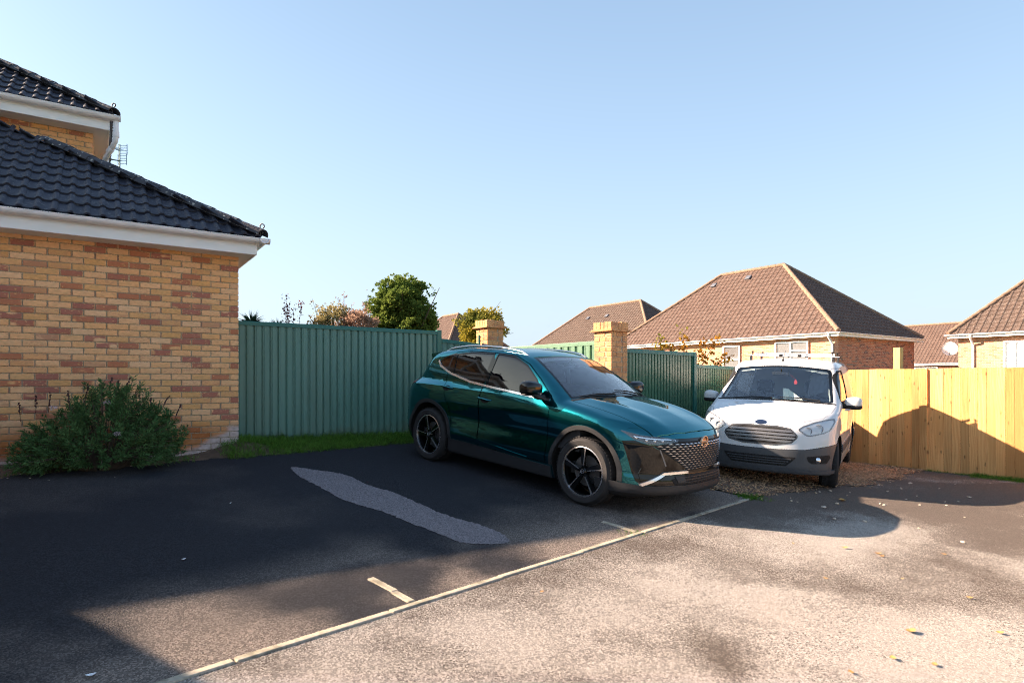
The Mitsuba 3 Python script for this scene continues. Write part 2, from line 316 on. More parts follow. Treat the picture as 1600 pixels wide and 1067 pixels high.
_c = np.array(pp); _c = np.vstack([_c, _c[:1]]); _t = np.arange(len(_c)); _s = CubicSpline(_t, _c, bc_type='periodic')(np.linspace(0, len(_c) - 1, 260)[:-1])
_s = _s + .022 * (rng.random(_s.shape) - .5) + .02 * (meshkit.fbm(np.c_[_s * 9, _s[:, :1] * 0], 3) - .5)[:, None]
put('repair_patch', ground_poly(_s, .004), 'm_patch', smooth=True, kind='structure', label='pale grey repair strip in the dark tarmac')

# ---------------------------------------------------------------- garage and house on the left
GC = np.array([-3.619, 8.093])                                          # garage front corner
def gw(t, n=0.0): return GC + E2 * t + N2 * n                           # point along / out of the garage wall
def wallM(t, n, z): return frame([*gw(t, n), z], E3, N3)
def brick_wall(parent, p0, ex, length, z0, z1, outN, mat, vis, depth=.1025, quoin=True, pick=None):
    """bricks as parts (those in vis), the rest one part; p0 at the right end, courses run to -ex"""
    rest, near = [], []
    k0, k1 = int(round((z0 - 1.0) / .075)), int(math.floor((z1 - 1.0) / .075))
    for k in range(k0, k1 + 1):
        zz = 1.0 + .075 * k; x = 0.0; first = True
        while x < length:
            L = (.1025 if (k % 2) else .215) if first else .215
            x1 = min(x + L, length)
            jz, jo = rng.uniform(-.002, .002), rng.uniform(-.003, .002)
            m = box(-x1 + rng.uniform(0, .002), -x - rng.uniform(0, .002), -depth, jo, zz + .005, zz + .070 + jz, bev=.004)
            m = xf(m, frame([*p0, 0], [*ex, 0], [*outN, 0]))
            (near if vis(x, x1, zz) else rest).append(((x + abs(zz - 1.5) * .3), m)); x = x1 + .010; first = False
    near.sort(key=lambda a: -a[0])
    for d, m in near[:300]: put('brick', m, mat, parent)
    r = [m for _, m in rest] + [m for _, m in near[300:]]
    if r: put('brickwork', cat_(r), mat, parent, kind='stuff', label='remaining bricks of the wall')
gar = thing('garage', 'single-storey buff brick garage with a dark tiled hip roof at the left', 'garage')
put('wall', cat_([box(-9.3, -.012, -6.0, -.012, .3, 3.36, wallM(0, 0, 0))]), 'm_mortar', gar)
wl = gar + '__wall'
brick_wall(wl, GC, E2, 6.9, .55, 3.29, N2, 'm_brick', lambda a, b, z: a < 2.9 and (z > 1.15 or a < .75 or a > 2.3))
# side wall bricks round the corner (edge only seen)
_side = []
for k in range(-6, 31):
    zz = 1.0 + .075 * k; x = .1125 if k % 2 == 0 else .225
    while x < 1.2:
        _side.append(xf(box(x, x + .215, -.1025, 0, zz + .005, zz + .070, bev=.004), frame([*GC, 0], [*(-N2), 0], [*E2, 0]))); x += .225
put('brickwork', cat_(_side), 'm_brick', wl, kind='stuff')
EZ = 3.297                                                             # soffit height
OV, OS = .32, .14
put('soffit', cat_([box(-9, OS, 0.0, OV, EZ, EZ + .012, wallM(0, 0, 0)), box(0.0, OS, -6, -.001, EZ, EZ + .012, wallM(0, 0, 0))]), 'm_soffit', gar)
fas = cat_([box(-9, OS + .02, OV, OV + .02, EZ - .008, EZ + .20, wallM(0, 0, 0), bev=.003), box(OS, OS + .018, -6, OV - .001, EZ - .008, EZ + .20, wallM(0, 0, 0), bev=.003)])
put('fascia', fas, 'm_upvc', gar)
def half_gutter(r=.056, th=.004, n=12):
    a = np.linspace(np.pi, 2 * np.pi, n); o = np.stack([r * np.cos(a), r * np.sin(a)], 1); i_ = np.stack([(r - th) * np.cos(a[::-1]), (r - th) * np.sin(a[::-1])], 1)
    rim = np.array([[r + .004, .0], [r + .004, .006], [r - th, .006]]); riml = np.array([[-(r - th), .006], [-(r + .004), .006], [-(r + .004), 0]])
    return np.vstack([o, rim, i_, riml])
def gutter(parent, pts, mat='m_gutter', clips=None, r=.056):
    put('gutter', sweep(half_gutter(r), pts), mat, parent, smooth=40)
gz = EZ + .185
put('gutter', cat_([sweep(half_gutter(), [[*gw(-9, OV + .085), gz], [*gw(-3, OV + .085), gz], [*gw(OS + .16, OV + .085), gz]])]), 'm_gutter', gar, smooth=40)
for tt_ in (-2.45, -1.65, -.85, .03): put('gutter_bracket', sweep(half_gutter(.061, .006), [[*gw(tt_, OV + .085), gz], [*gw(tt_ + .02, OV + .085), gz], [*gw(tt_ + .045, OV + .085), gz]]), 'm_gutter', gar, smooth=40)
put('gutter', sweep(half_gutter(), [[*gw(OS + .085, OV + .16), gz - .004], [*gw(OS + .085, -2), gz - .004], [*gw(OS + .085, -5), gz - .004]]), 'm_gutter', gar, smooth=40)
# roof: interlocking tiles on the front slope, plain relief on the hidden slopes
PITCH = math.radians(31.8)
def tile_mesh(w=.30, L=.42, pr=None):
    """one interlocking tile: pan and roll; x across, y up the slope, z out of the slope"""
    prof = pr or [(0, .006), (.010, .020), (.024, .027), (.040, .027), (.054, .020), (.066, .006), (.085, .001), (.125, .0), (.150, .006), (.160, .020), (.174, .027), (.190, .027), (.204, .020), (.216, .006), (.235, .001), (.275, .0), (.30, .006)]
    x = np.array([a for a, _ in prof]) / .30 * w; z = np.array([b for _, b in prof])
    n = len(x); y0, y1 = 0, L; lift = .030
    V = np.vstack([np.stack([x, np.full(n, y0), z + lift], 1), np.stack([x, np.full(n, y1), z], 1), np.stack([x, np.full(n, y0), z + lift - .022], 1)])
    F = []
    for i in range(n - 1):
        F += [[i, i + 1, n + i + 1], [i, n + i + 1, n + i], [2 * n + i, 2 * n + i + 1, i + 1], [2 * n + i, i + 1, i]]
    return TM(V, F)
TILE = tile_mesh()
def roof_tiles(parent, o, ex, up, inside, ncol, nrow, mat, gauge=.335, w=.30, x0=0.0, jit=.004, limit=300):
    """tiles laid on a slope with origin o, across ex, up-slope up; inside(x, y) keeps those within the slope"""
    ex, up = np.array(ex, float), np.array(up, float); nz = np.cross(ex, up); nz = nz if nz[2] > 0 else -nz; got = []
    for r in range(nrow):
        for c in range(ncol):
            x, y = x0 + c * w, r * gauge
            if not inside(x + w / 2, y + .12): continue
            m = TILE.copy(); v = m.vertices.copy(); v[:, 2] += rng.uniform(0, jit); v[:, 0] += rng.uniform(-.002, .002)
            # clip at the hip by pulling outside vertices in
            m.vertices = np.asarray(o) + np.outer(v[:, 0] + x, ex) + np.outer(v[:, 1] + y, up) + np.outer(v[:, 2], nz); got.append((r, m))
    for r, m in got[:limit]: put('tile', m, mat, parent, smooth=50)
    if len(got) > limit: put('tiling', cat_([m for _, m in got[limit:]]), mat, parent, kind='stuff')
def hip_roof(parent, t_r, n_f, z, tl, depth, pitch, mat, hipmat, rows, cols, nhip):
    """front slope with its right hip; eave corner at (t_r, n_f)"""
    cp, sp = math.cos(pitch), math.sin(pitch)
    o = np.array([*gw(t_r, n_f), z]); up = np.array([*(-N2 * cp), sp])
    h = depth / 2
    def pt(t, n, zz): return [*gw(t_r + t, n_f + n), zz]
    V = [pt(0, 0, z), pt(-tl, 0, z), pt(-tl, -h, z + h * math.tan(pitch)), pt(-h, -h, z + h * math.tan(pitch)), pt(0, -2 * h, z), pt(-tl, -2 * h, z)]
    F = [[0, 3, 1], [1, 3, 2], [0, 4, 3], [4, 5, 3], [5, 2, 3]]
    m = TM(np.array(V) - [0, 0, .012], F); put('roof', m, 'm_lead', parent)
    rf = parent + '__roof'
    roof_tiles(rf, o, -E3, up, lambda x, y: x > y * cp + .02 and x < tl and y * cp < h, cols, rows, mat)
    # right slope seen only from aside: one relief mesh
    o2 = np.array(pt(0, 0, z)); up2 = np.array([*(-E2 * cp), sp]); got = []
    for r in range(int(h / cp / .335)):
        for c in range(int(2 * h / .3)):
            x, y = c * .3, r * .335
            if not (x + .15 > y * cp + .05 and x + .15 < 2 * h - y * cp): continue
            mm = TILE.copy(); v = mm.vertices.copy(); nz = np.cross(-N3, up2); s_ = 1 if nz[2] > 0 else -1
            mm.vertices = o2 + np.outer(v[:, 0] + x, -N3) + np.outer(v[:, 1] + y, up2) + np.outer(v[:, 2], nz * s_); got.append(mm)
    put('tiling', cat_(got), mat, rf, kind='stuff')
    d = np.array(pt(-h, -h, z + h * math.tan(pitch))) - o; Lh = np.linalg.norm(d); d /= Lh
    for i in range(nhip):
        a = np.linspace(0, np.pi, 9); R0, R1 = .115, .105
        s_ = np.cross(d, [0, 0, 1.]); s_ /= np.linalg.norm(s_); w = np.cross(s_, d)
        ring = lambda c, R: np.vstack([c + R * np.cos(a)[:, None] * s_ + R * .75 * np.sin(a)[:, None] * w])
        c0, c1 = o + d * (i * .40 - .02) + w * .046, o + d * (i * .40 + .43) + w * .041
        Vv = np.vstack([ring(c0, R0), ring(c1, R1), ring(c0, R0 - .016)]); n9 = 9; Ff = []
        for q in range(n9 - 1): Ff += [[q, q + 1, n9 + q + 1], [q, n9 + q + 1, n9 + q], [2 * n9 + q, 2 * n9 + q + 1, q + 1], [2 * n9 + q, q + 1, q]]
        put('hip_tile', TM(Vv, Ff), hipmat, rf, smooth=60)
hip_roof(gar, OS + .05, OV + .05, EZ + .20, 9.3, 6.6, PITCH, 'm_tile_dark', 'm_hip_dark', 10, 30, 9)
def hip_iron(parent, t, n, z):
    a = np.linspace(-.4, 4.4, 14); c = np.array([*gw(t, n), z])
    d = np.array([*(E2 + N2), 0]) / math.sqrt(2)
    pts = [c + [0, 0, -.10], c, c + [0, 0, .05]] + [c + d * (.03 - .03 * np.cos(x)) + [0, 0, .06 + .03 * np.sin(x)] for x in a]
    put('hip_iron', tube(pts, .008, 6), 'm_iron', parent, smooth=True)
hip_iron(gar, OS + .05, OV + .05, EZ + .30)
# two-storey house behind the garage
hou = thing('brick_house', 'two-storey buff brick house rising behind the garage at the far left', 'house')
HT, HN = -1.60, -2.79                                                   # its front right corner in garage-wall coordinates
ez2 = 5.50
put('wall', box(-9.5, -.012, -8, -.012, .3, ez2 + .05, wallM(HT, HN, 0)), 'm_mortar', hou)
brick_wall(hou + '__wall', gw(HT, HN), E2, 3.0, 4.3, ez2, N2, 'm_brick_plain', lambda a, b, z: a < 1.9 and z > 4.45)
_side = [xf(box(-x - .215, -x, -.1025, 0, 1 + .075 * k + .005, 1 + .075 * k + .07, bev=.004), frame([*gw(HT, HN), 0], [*N2, 0], [*E2, 0])) for k in range(36, 61) for x in np.arange(.1125 * (1 + k % 2), 3, .225)]
put('brickwork', cat_(_side), 'm_brick_plain', hou + '__wall', kind='stuff')
put('brickwork', box(-9.6, -3.02, -8.0, -.001, .3, ez2, wallM(HT, HN, 0)), 'm_brick_plain', hou + '__wall', kind='stuff')
OV2, OS2 = .30, .19
put('soffit', cat_([box(-9.5, OS2, 0, OV2, ez2, ez2 + .012, wallM(HT, HN, 0)), box(0.0, OS2, -8, -.001, ez2, ez2 + .012, wallM(HT, HN, 0))]), 'm_soffit', hou)
put('fascia', cat_([box(-9.5, OS2 + .02, OV2, OV2 + .02, ez2 - .008, ez2 + .19, wallM(HT, HN, 0), bev=.003), box(OS2, OS2 + .018, -8, OV2 - .001, ez2 - .008, ez2 + .19, wallM(HT, HN, 0), bev=.003)]), 'm_upvc', hou)
g2 = ez2 + .19
put('gutter', sweep(half_gutter(.062), [[*gw(HT - 9.5, HN + OV2 + .09), g2], [*gw(HT - 2, HN + OV2 + .09), g2], [*gw(HT + OS2 + .16, HN + OV2 + .09), g2]]), 'm_gutter', hou, smooth=40)
for tt_ in (-1.0, -.25, .12): put('gutter_bracket', sweep(half_gutter(.068, .007), [[*gw(HT + tt_, HN + OV2 + .09), g2], [*gw(HT + tt_ + .02, HN + OV2 + .09), g2], [*gw(HT + tt_ + .045, HN + OV2 + .09), g2]]), 'm_gutter', hou, smooth=40)
dpx, dpn = HT + OS2 + .10, HN + OV2 + .07
put('downpipe', tube([[*gw(dpx, dpn), g2 - .04], [*gw(dpx, dpn), g2 - .28], [*gw(dpx - .01, dpn - .01), g2 - .36], [*gw(dpx - .06, dpn - .12), g2 - .46], [*gw(HT + .12, HN - .05), g2 - .62], [*gw(HT + .09, HN - .12), g2 - .70], [*gw(HT + .09, HN - .12), 3.6]], .038, 10), 'm_gutter', hou, smooth=True)
put('pipe_collar', cat_([tube([[*gw(dpx, dpn), g2 - .22], [*gw(dpx, dpn), g2 - .30]], .046, 10), tube([[*gw(dpx - .055, dpn - .11), g2 - .45], [*gw(dpx - .09, dpn - .165), g2 - .49]], .046, 10)]), 'm_gutter', hou, smooth=40)
put('soil_pipe', tube([[*gw(HT + .16, HN - 1.0), 3.5], [*gw(HT + .16, HN - 1.0), ez2 + .1]], .055, 12), 'm_gutter', hou, smooth=True)
hip_roof(hou, HT + OS2 + .05, HN + OV2 + .05, ez2 + .21, 9.8, 8.6, math.atan(.65), 'm_tile_dark', 'm_hip_dark', 9, 30, 8)
hip_iron(hou, HT + OS2 + .05, HN + OV2 + .05, ez2 + .31)
put('flashing', xf(box(-2.2, .1, 0, .02, 0, .16, bev=.004), frame([*gw(HT, HN + .002), 4.72 + .19], [*(E2 * math.cos(.0)), -.0], N3)), 'm_lead', hou)

# unseen added block, its eave placed to shade the near corner of the driveway
xd = np.array([math.cos(math.radians(-34)), math.sin(math.radians(-34))]); xn = np.array([-xd[1], xd[0]])
XM = frame([-7.27, 3.98, 0], [*xd, 0], [*xn, 0])
xk = put('added_shade_block', box(-1.2, 5.0, -3.2, -.25, .2, 2.75, XM), 'm_brick_plain', hou)
put('roof', cat_([box(-1.4, 5.2, -3.4, 0, 2.76, 2.98, XM, bev=.01)]), 'm_lead', xk)

# ---------------------------------------------------------------- green sheet-metal fences
def rib_sheet(w, h, per=.125, d=.022):
    """profiled steel sheet: x along, y out, z up"""
    xs, ys = [], []
    n = max(1, int(round(w / per))); per = w / n
    for i in range(n):
        b = i * per
        for fx, fy in ((0, 0), (.055, 0), (.10, 1), (.20, 1), (.23, .75), (.26, 1), (.80, 1), (.845, 0), (.92, 0), (.94, .25), (.96, 0)): xs.append(b + fx * per); ys.append(fy * d)
    xs.append(w); ys.append(0); xs, ys = np.array(xs), np.array(ys); k = len(xs)
    V = np.vstack([np.stack([xs, ys, np.zeros(k)], 1), np.stack([xs, ys, np.full(k, h)], 1), np.stack([xs, ys - .004, np.zeros(k)], 1), np.stack([xs, ys - .004, np.full(k, h)], 1)])
    F = []
    for i in range(k - 1): F += [[i, i + 1, k + i + 1], [i, k + i + 1, k + i], [2 * k + i, 3 * k + i + 1, 2 * k + i + 1], [2 * k + i, 3 * k + i, 3 * k + i + 1], [k + i, k + i + 1, 3 * k + i + 1], [k + i, 3 * k + i + 1, 3 * k + i]]
    return TM(V, F)
def steel_fence(label, p0, p1, top0, top1, base, mat, railmat, npan, post=(), per=.125, group='green metal fence panels', rail=.055, dd=.022):
    p0, p1 = np.array(p0), np.array(p1); L = np.linalg.norm(p1 - p0); d = (p1 - p0) / L; nn = np.array([d[1], -d[0]])
    if nn @ (np.zeros(2) - p0) < 0: nn = -nn
    k = thing('metal_fence', label, 'fence', group); w = L / npan
    for i in range(npan):
        a, b = p0 + d * w * i, p0 + d * w * (i + 1); t = (i + .5) / npan; tp = top0 + (top1 - top0) * t
        m = rib_sheet(w + .004, tp - base - .03, per, dd); m.apply_translation([-.002, rng.uniform(0, .002) + .003 * (i % 2), 0])
        if nn[0] * d[1] - nn[1] * d[0] > 0: pass
        put('sheet', xf(m, frame([*a, base], [*d, 0], [*nn, 0])), mat, k, smooth=25)
    cap = np.array([[-.032, -.05], [-.026, -.05], [-.026, -.006], [.026, -.006], [.026, -.05], [.032, -.05], [.032, .0], [.024, .012], [-.024, .012], [-.032, 0]]) * [1, rail / .055]
    put('top_rail', sweep(cap, [[*(p0 + nn * .008), top0], [*((p0 + p1) / 2 + nn * .008), (top0 + top1) / 2], [*(p1 + nn * .008), top1]]), railmat, k, smooth=20)
    for t, tp in post:
        c = p0 + d * L * t; put('post', xf(box(-.045, .045, -.035, .05, base - .1, tp, bev=.006), frame([*c, 0], [*d, 0], [*nn, 0])), railmat, k)
    return k
FA = np.array([-4.1, 8.85]); dA = np.array([math.cos(math.radians(35.2)), math.sin(math.radians(35.2))]); FBp = FA + dA * 3.42
steel_fence('tall dull green metal fence between the garage and the rear of the green car', FA, FBp, 2.53, 2.53, .60, 'm_green', 'm_green_post', 5, post=((.0, 2.55), (1.0, 2.56)))
P1, P2 = np.array([-.40, 10.95]), np.array([1.49, 9.22])
steel_fence('low dull green metal fence behind the roof spoiler of the green car', FBp + dA * .06, P1 + [-.16, -.02], 2.40, 2.31, .5, 'm_green', 'm_green_post', 2, post=((1.0, 2.48),))
steel_fence('pale green ribbed metal fence in the sun between the two brick pillars', P1 + (P2 - P1) * .09, P2 - (P2 - P1) * .075, 2.235, 2.265, .35, 'm_green_lit', 'm_green_lit', 3, per=.14, dd=.035, post=((1.0, 2.1),))
PR = np.array([3.18, 10.73])
steel_fence('dark green metal fence panel right of the larger brick pillar', P2 + [.18, .12], PR, 2.147, 2.147, .2, 'm_green_right', 'm_green_post', 3, per=.088, dd=.016, post=((1.0, 2.16),))
steel_fence('low green metal fence running behind the white van', PR + [.05, .05], np.array([5.7, 13.25]), 1.94, 1.90, .0, 'm_green_right', 'm_green_post', 5, per=.088, dd=.014)

# ---------------------------------------------------------------- brick pillars
def pillar(label, c, top, base, w=.35, ang=-52):
    k = thing('brick_pillar', label, 'pillar', 'brick gate pillars')
    a = math.radians(ang); ex = np.array([math.cos(a), math.sin(a), 0]); ey = np.array([-ex[1], ex[0], 0])
    M = frame([*c, 0], ex, ey); h = w / 2
    put('core', box(-h + .008, h - .008, -h + .008, h - .008, base, top - .12, M), 'm_mortar', k)
    cor = int((top - .14 - base) / .075); z = top - .14 - cor * .075; b = .1025
    for r in range(cor):
        zz = z + r * .075; segs = []
        L = w - b - .01
        for e in range(4):
            ca = [(-h, -h, 1, 0), (h, -h, 0, 1), (h, h, -1, 0), (-h, h, 0, -1)][e]
            o = np.array(ca[:2]); d = np.array(ca[2:]); nrm = np.array([d[1], -d[0]])
            cuts = [(0, .215), (.225, L)] if (r + e) % 2 == 0 else [(0, .1025), (.1125, L)]
            for x0, x1 in cuts:
                if x1 - x0 < .02: continue
                m = box(x0, x1, -b, 0, zz + .005, zz + .07 + rng.uniform(-.001, .002), bev=.004)
                MM = frame([*o, 0], [*d, 0], [*nrm, 0]); m = xf(m, M @ MM)
                if r > cor - 14 and e in (0, 3): put('brick', m, 'm_pillar', k)
                else: segs.append(m)
        if segs: rest_.setdefault(k, []).extend(segs)
    put('tile_course', cat_([box(-h - .05, h + .05, -h - .05, h + .05, top - .138, top - .122, M, bev=.004), box(-h - .035, h + .035, -h - .035, h + .035, top - .1205, top - .106, M, bev=.004)]), 'm_pillar', k)
    hh = h + .012
    put('core', box(-hh + .01, hh - .01, -hh + .01, hh - .01, top - .106, top - .012, M), 'm_mortar', k)
    for e in range(4):
        o = np.array([(-hh, -hh), (hh, -hh), (hh, hh), (-hh, hh)][e]); d = np.array([(1, 0), (0, 1), (-1, 0), (0, -1)][e]); nrm = np.array([d[1], -d[0]])
        n = 5; st = 2 * hh / n
        for i in range(n): put('brick', xf(box(i * st + .004, (i + 1) * st - .004, -.085, 0, top - .105, top + rng.uniform(-.008, .008), bev=.004), M @ frame([*o, 0], [*d, 0], [*nrm, 0])), 'm_pillar', k)
    put('brickwork', cat_(rest_[k]), 'm_pillar', k, kind='stuff')
rest_ = {}
pillar('larger brick pillar with a crown of upright bricks just beyond the car windscreen', P2, 2.535, .35)
pillar('farther brick pillar with a crown of upright bricks above the roof of the green car', P1, 2.735, .45)

# ---------------------------------------------------------------- timber fence
tf = thing('timber_fence', 'tall honey-coloured close-board timber fence at the right', 'fence')
Lf = 9.0; st0 = -2.1; nb = int(Lf / .125); near = []
for i in range(nb):
    t = st0 + i * .125; c = FB0 + FD * t; gz = float(ground_z(*c))
    tilt = rng.uniform(-.002, .002); top = 1.88 + rng.uniform(-.006, .006); th0, th1 = .006, .036
    bz = gz - .02 + .05 * (rng.random() < .0)
    V = np.array([[0, .008, bz], [.119, 0, bz], [.119, -th1, bz], [0, .008 - th0, bz]]); V2 = V.copy(); V2[:, 2] = top; V2[:, 0] += tilt * 3
    m = TM(np.vstack([V, V2]), [[0, 1, 5], [0, 5, 4], [1, 2, 6], [1, 6, 5], [2, 3, 7], [2, 7, 6], [3, 0, 4], [3, 4, 7], [4, 5, 6], [4, 6, 7], [0, 2, 1], [0, 3, 2]])
    m = xf(m, frame([*(c + FN * rng.uniform(-.004, .004)), 0], [*FD, 0], [*(-FN), 0])); m.fix_normals()
    put('board', m, 'm_wood', tf)
put('rail', cat_([box(0, Lf, .02, .075, z, z + .09, frame([*(FB0 + FD * st0), 0], [*FD, 0], [*FN, 0])) for z in (.35, 1.0, 1.62)]), 'm_wood', tf)
for t in (-2.2, -.75, 1.08, 2.91, 4.74): put('post', xf(box(-.05, .05, .08, .18, -.2, 1.80), frame([*(FB0 + FD * t), 0], [*FD, 0], [*FN, 0])), 'm_wood_post', tf)
put('cover_board', xf(box(-.005, .125, -.002, .044, .06, 1.875, bev=.003), frame([*(FB0 + FD * 1.16), 0], [*FD, 0], [*(-FN), 0])), 'm_wood', tf)
tp = np.array([7.28, 11.52])
k = thing('timber_post', 'single tall square timber post standing behind the timber fence', 'post')
scene[k] = mikit.ply(xf(box(-.06, .06, -.06, .06, -.1, 2.29, bev=.004), frame([*tp, 0], [*FD, 0], [*FN, 0])), 'm_wood_post')

# ---------------------------------------------------------------- houses beyond the fences
D3 = np.array([-.562, .827, 0]); S3 = np.array([.827, .562, 0]); Z3 = np.array([0, 0, 1.])
def relief_slope(o, ex, up, xa, xb, length, gauge=.34, w=.30, d=.035, lift=.03):
    """a tiled slope as one mesh; xa(y), xb(y): left and right ends of a course at height y along the slope"""
    ex, up = np.array(ex, float), np.array(up, float); nz = np.cross(ex, up); nz = nz if nz[2] > 0 else -nz
    V, F, n0 = [], [], 0
    prof = np.array([(0, .3), (.12, 1), (.3, 1), (.42, .15), (.7, 0), (.93, .1)])
    for r in range(int(math.ceil(length / gauge))):
        y0, y1 = r * gauge, min((r + 1) * gauge, length); a, b = xa((y0 + y1) / 2), xb((y0 + y1) / 2)
        if b - a < .05: continue
        k = np.arange(math.floor(a / w), math.ceil(b / w) + 1)
        x = (k[:, None] + prof[:, 0]).ravel() * w; h = np.tile(prof[:, 1], len(k)) * d
        ok = (x >= a) & (x <= b); x, h = np.concatenate([[a], x[ok], [b]]), np.concatenate([[0], h[ok], [0]]); n = len(x)
        for yy, hh in ((y0, h + lift), (y1 + .02, h), (y0, h * 0 - .02)):
            V.append(o + np.outer(x, ex) + yy * up + np.outer(hh, nz))
        i = np.arange(n - 1); F.append(n0 + np.vstack([np.stack([i, i + 1, n + i + 1], 1), np.stack([i, n + i + 1, n + i], 1), np.stack([2 * n + i, 2 * n + i + 1, i + 1], 1), np.stack([2 * n + i, i + 1, i], 1)])); n0 += 3 * n
    return TM(np.vstack(V), np.vstack(F))
def ridge_run(p, q, r=.11, n=8):
    p, q = np.array(p, float), np.array(q, float); L = np.linalg.norm(q - p); k = max(2, int(L / .45)); out = []
    for i in range(k):
        a, b = p + (q - p) * i / k, p + (q - p) * (i + 1.06) / k; out.append(tube([a, b], [r, r * .93], n))
    return cat_(out)
def window(parent, c, ex, nrm, w, h, split=(), dark=False, sill=True, curtain=False):
    """casement window: frame, panes with a room behind"""
    M = frame(c, ex, nrm, Z3); b = .06
    fr = [box(-w / 2, w / 2, -.03, .02, -h / 2, -h / 2 + b, M), box(-w / 2, w / 2, -.03, .02, h / 2 - b, h / 2, M), box(-w / 2, -w / 2 + b, -.03, .0195, -h / 2 + b, h / 2 - b, M), box(w / 2 - b, w / 2, -.03, .0195, -h / 2 + b, h / 2 - b, M)]
    for kind, v in split:
        if kind == 'v': fr.append(box(v * w - .035, v * w + .035, -.03, .019, -h / 2 + b, h / 2 - b, M))
        else: fr.append(box(v[0] * w, v[1] * w, -.03, .0185, v[2] * h - .03, v[2] * h + .03, M))
    k = put('window', cat_(fr), 'm_frame', parent)
    V = np.array([[-w / 2 + b, 0, -h / 2 + b], [w / 2 - b, 0, -h / 2 + b], [w / 2 - b, 0, h / 2 - b], [-w / 2 + b, 0, h / 2 - b]])
    put('pane', xf(TM(V, [[0, 1, 2], [0, 2, 3]]), M), 'm_pane', k)
    put('blind' if not curtain else 'curtain', xf(TM(V * [1.0, 0, 1] + [0, -.05, 0], [[0, 1, 2], [0, 2, 3]]), M), 'm_curtain' if curtain else 'm_dark_room', k)
    if sill: put('sill', box(-w / 2 - .06, w / 2 + .06, -.03, .09, -h / 2 - .05, -h / 2 - .001, M), 'm_frame', k)
    return k
def far_house(label, C, ze, zb, front, depth, rise, iR, iL, roofmat, wall_f, wall_s, D=D3, S=S3, group=None, windows=(), ridge=True, down=True, vents=(), hip_l=True, relief=True):
    """hip-roofed house: C the eave corner nearest, D along the front eave, S along the side eave"""
    k = thing('brick_house', label, 'house', group); C3 = np.array([*C, 0.]); ov = .32
    nf, ns = -S, -D                                                      # outward normals of front and side
    pf = lambda d, s, z: C3 + D * d + S * s + Z3 * z
    M = np.eye(4); M[:3, 0], M[:3, 1], M[:3, 2], M[:3, 3] = D, S, Z3, C3
    fw = box(ov, front - ov, ov, ov + .3, zb, ze + .02, M); sw = box(ov + .002, ov + .3, ov + .302, depth - ov, zb, ze + .02, M)
    put('wall', fw, wall_f, k); put('wall', sw, wall_s, k)
    put('wall', cat_([box(ov + .3, front - ov, depth - ov - .3, depth - ov - .002, zb, ze, M), box(front - ov - .3, front - ov, ov + .302, depth - ov - .31, zb, ze, M)]), wall_s, k)
    put('soffit', box(.02, front - .02, .02, depth - .02, ze - .012, ze, M), 'm_soffit', k)
    put('fascia', cat_([box(0, front, -.02, 0, ze - .02, ze + .17, M), box(-.02, 0, -.018, depth, ze - .02, ze + .17, M), box(0, front, depth, depth + .02, ze - .02, ze + .17, M)]), 'm_upvc', k)
    gz_ = ze + .15
    put('gutter', cat_([sweep(half_gutter(), [pf(-.12, -.08, gz_), pf(front / 2, -.08, gz_), pf(front, -.08, gz_)]), sweep(half_gutter(), [pf(-.08, -.14, gz_), pf(-.08, depth / 2, gz_), pf(-.08, depth, gz_)])]), 'm_gutter', k, smooth=40)
    if down: put('downpipe', tube([pf(.15, -.08, gz_ - .04), pf(.15, -.08, gz_ - .25), pf(.25, ov - .06, gz_ - .55), pf(.25, ov - .06, zb + .1)] if down == 1 else [pf(down, -.08, gz_ - .04), pf(down, -.08, gz_ - .2), pf(down, ov - .06, gz_ - .5), pf(down, ov - .06, zb + .1)], .05, 8), 'm_gutter', k, smooth=True)
    h = depth / 2; zt = ze + .17; zr = zt + rise
    A, B = pf(iR, h, zr), pf(iL, h, zr)
    e = [pf(0, 0, zt), pf(front, 0, zt), pf(front, depth, zt), pf(0, depth, zt)]
    put('roof', TM([*e, A, B], [[0, 4, 5], [0, 5, 1], [0, 3, 4], [2, 5, 4], [2, 4, 3], [1, 5, 2]]), roofmat, k); rf = k + '__roof'
    Ls = math.hypot(h, rise); up = (S * h + Z3 * rise) / Ls; fr_ = lambda y: y / Ls
    if relief:
        put('tiling', relief_slope(pf(0, 0, zt), D, up, lambda y: iR * fr_(y), lambda y: front - (front - iL) * fr_(y), Ls), roofmat, rf, kind='stuff', label='rows of roof tiles on the front slope')
        L2 = math.hypot(iR, rise); up2 = (D * iR + Z3 * rise) / L2
        put('tiling', relief_slope(pf(0, 0, zt), S, up2, lambda y: h * y / L2, lambda y: depth - h * y / L2, L2), roofmat, rf, kind='stuff', label='rows of roof tiles on the hipped end')
    up3 = np.array([0, 0, .05])
    if ridge:
        put('ridge', ridge_run(A + up3, B + up3), 'm_ridge', rf, smooth=50)
        put('hip', ridge_run(e[0] + up3, A + up3), 'm_ridge', rf, smooth=50); put('hip', ridge_run(e[1] + up3, B + up3), 'm_ridge', rf, smooth=50); put('hip', ridge_run(e[3] + up3, A + up3), 'm_ridge', rf, smooth=50)
    for d, y in vents:
        c = pf(d, 0, zt) + up * y; nz = np.cross(D, up); nz = nz * np.sign(nz[2]); MM = np.eye(4); MM[:3, 0], MM[:3, 1], MM[:3, 2], MM[:3, 3] = D, up, nz, c
        put('roof_vent', cat_([box(-.17, .17, -.16, .16, .03, .11, MM, bev=.02), box(-.17, .17, -.18, -.12, .03, .14, MM, bev=.02)]), 'm_lead', rf)
    for side, d, z, w, hh, sp, cur in windows:
        if side == 'f': window(k, pf(d, ov - .075, z), D, nf, w, hh, sp, curtain=cur)
        else: window(k, pf(ov - .075, d, z), S, ns, w, hh, sp, curtain=cur)
    return k
HZ = 3.75
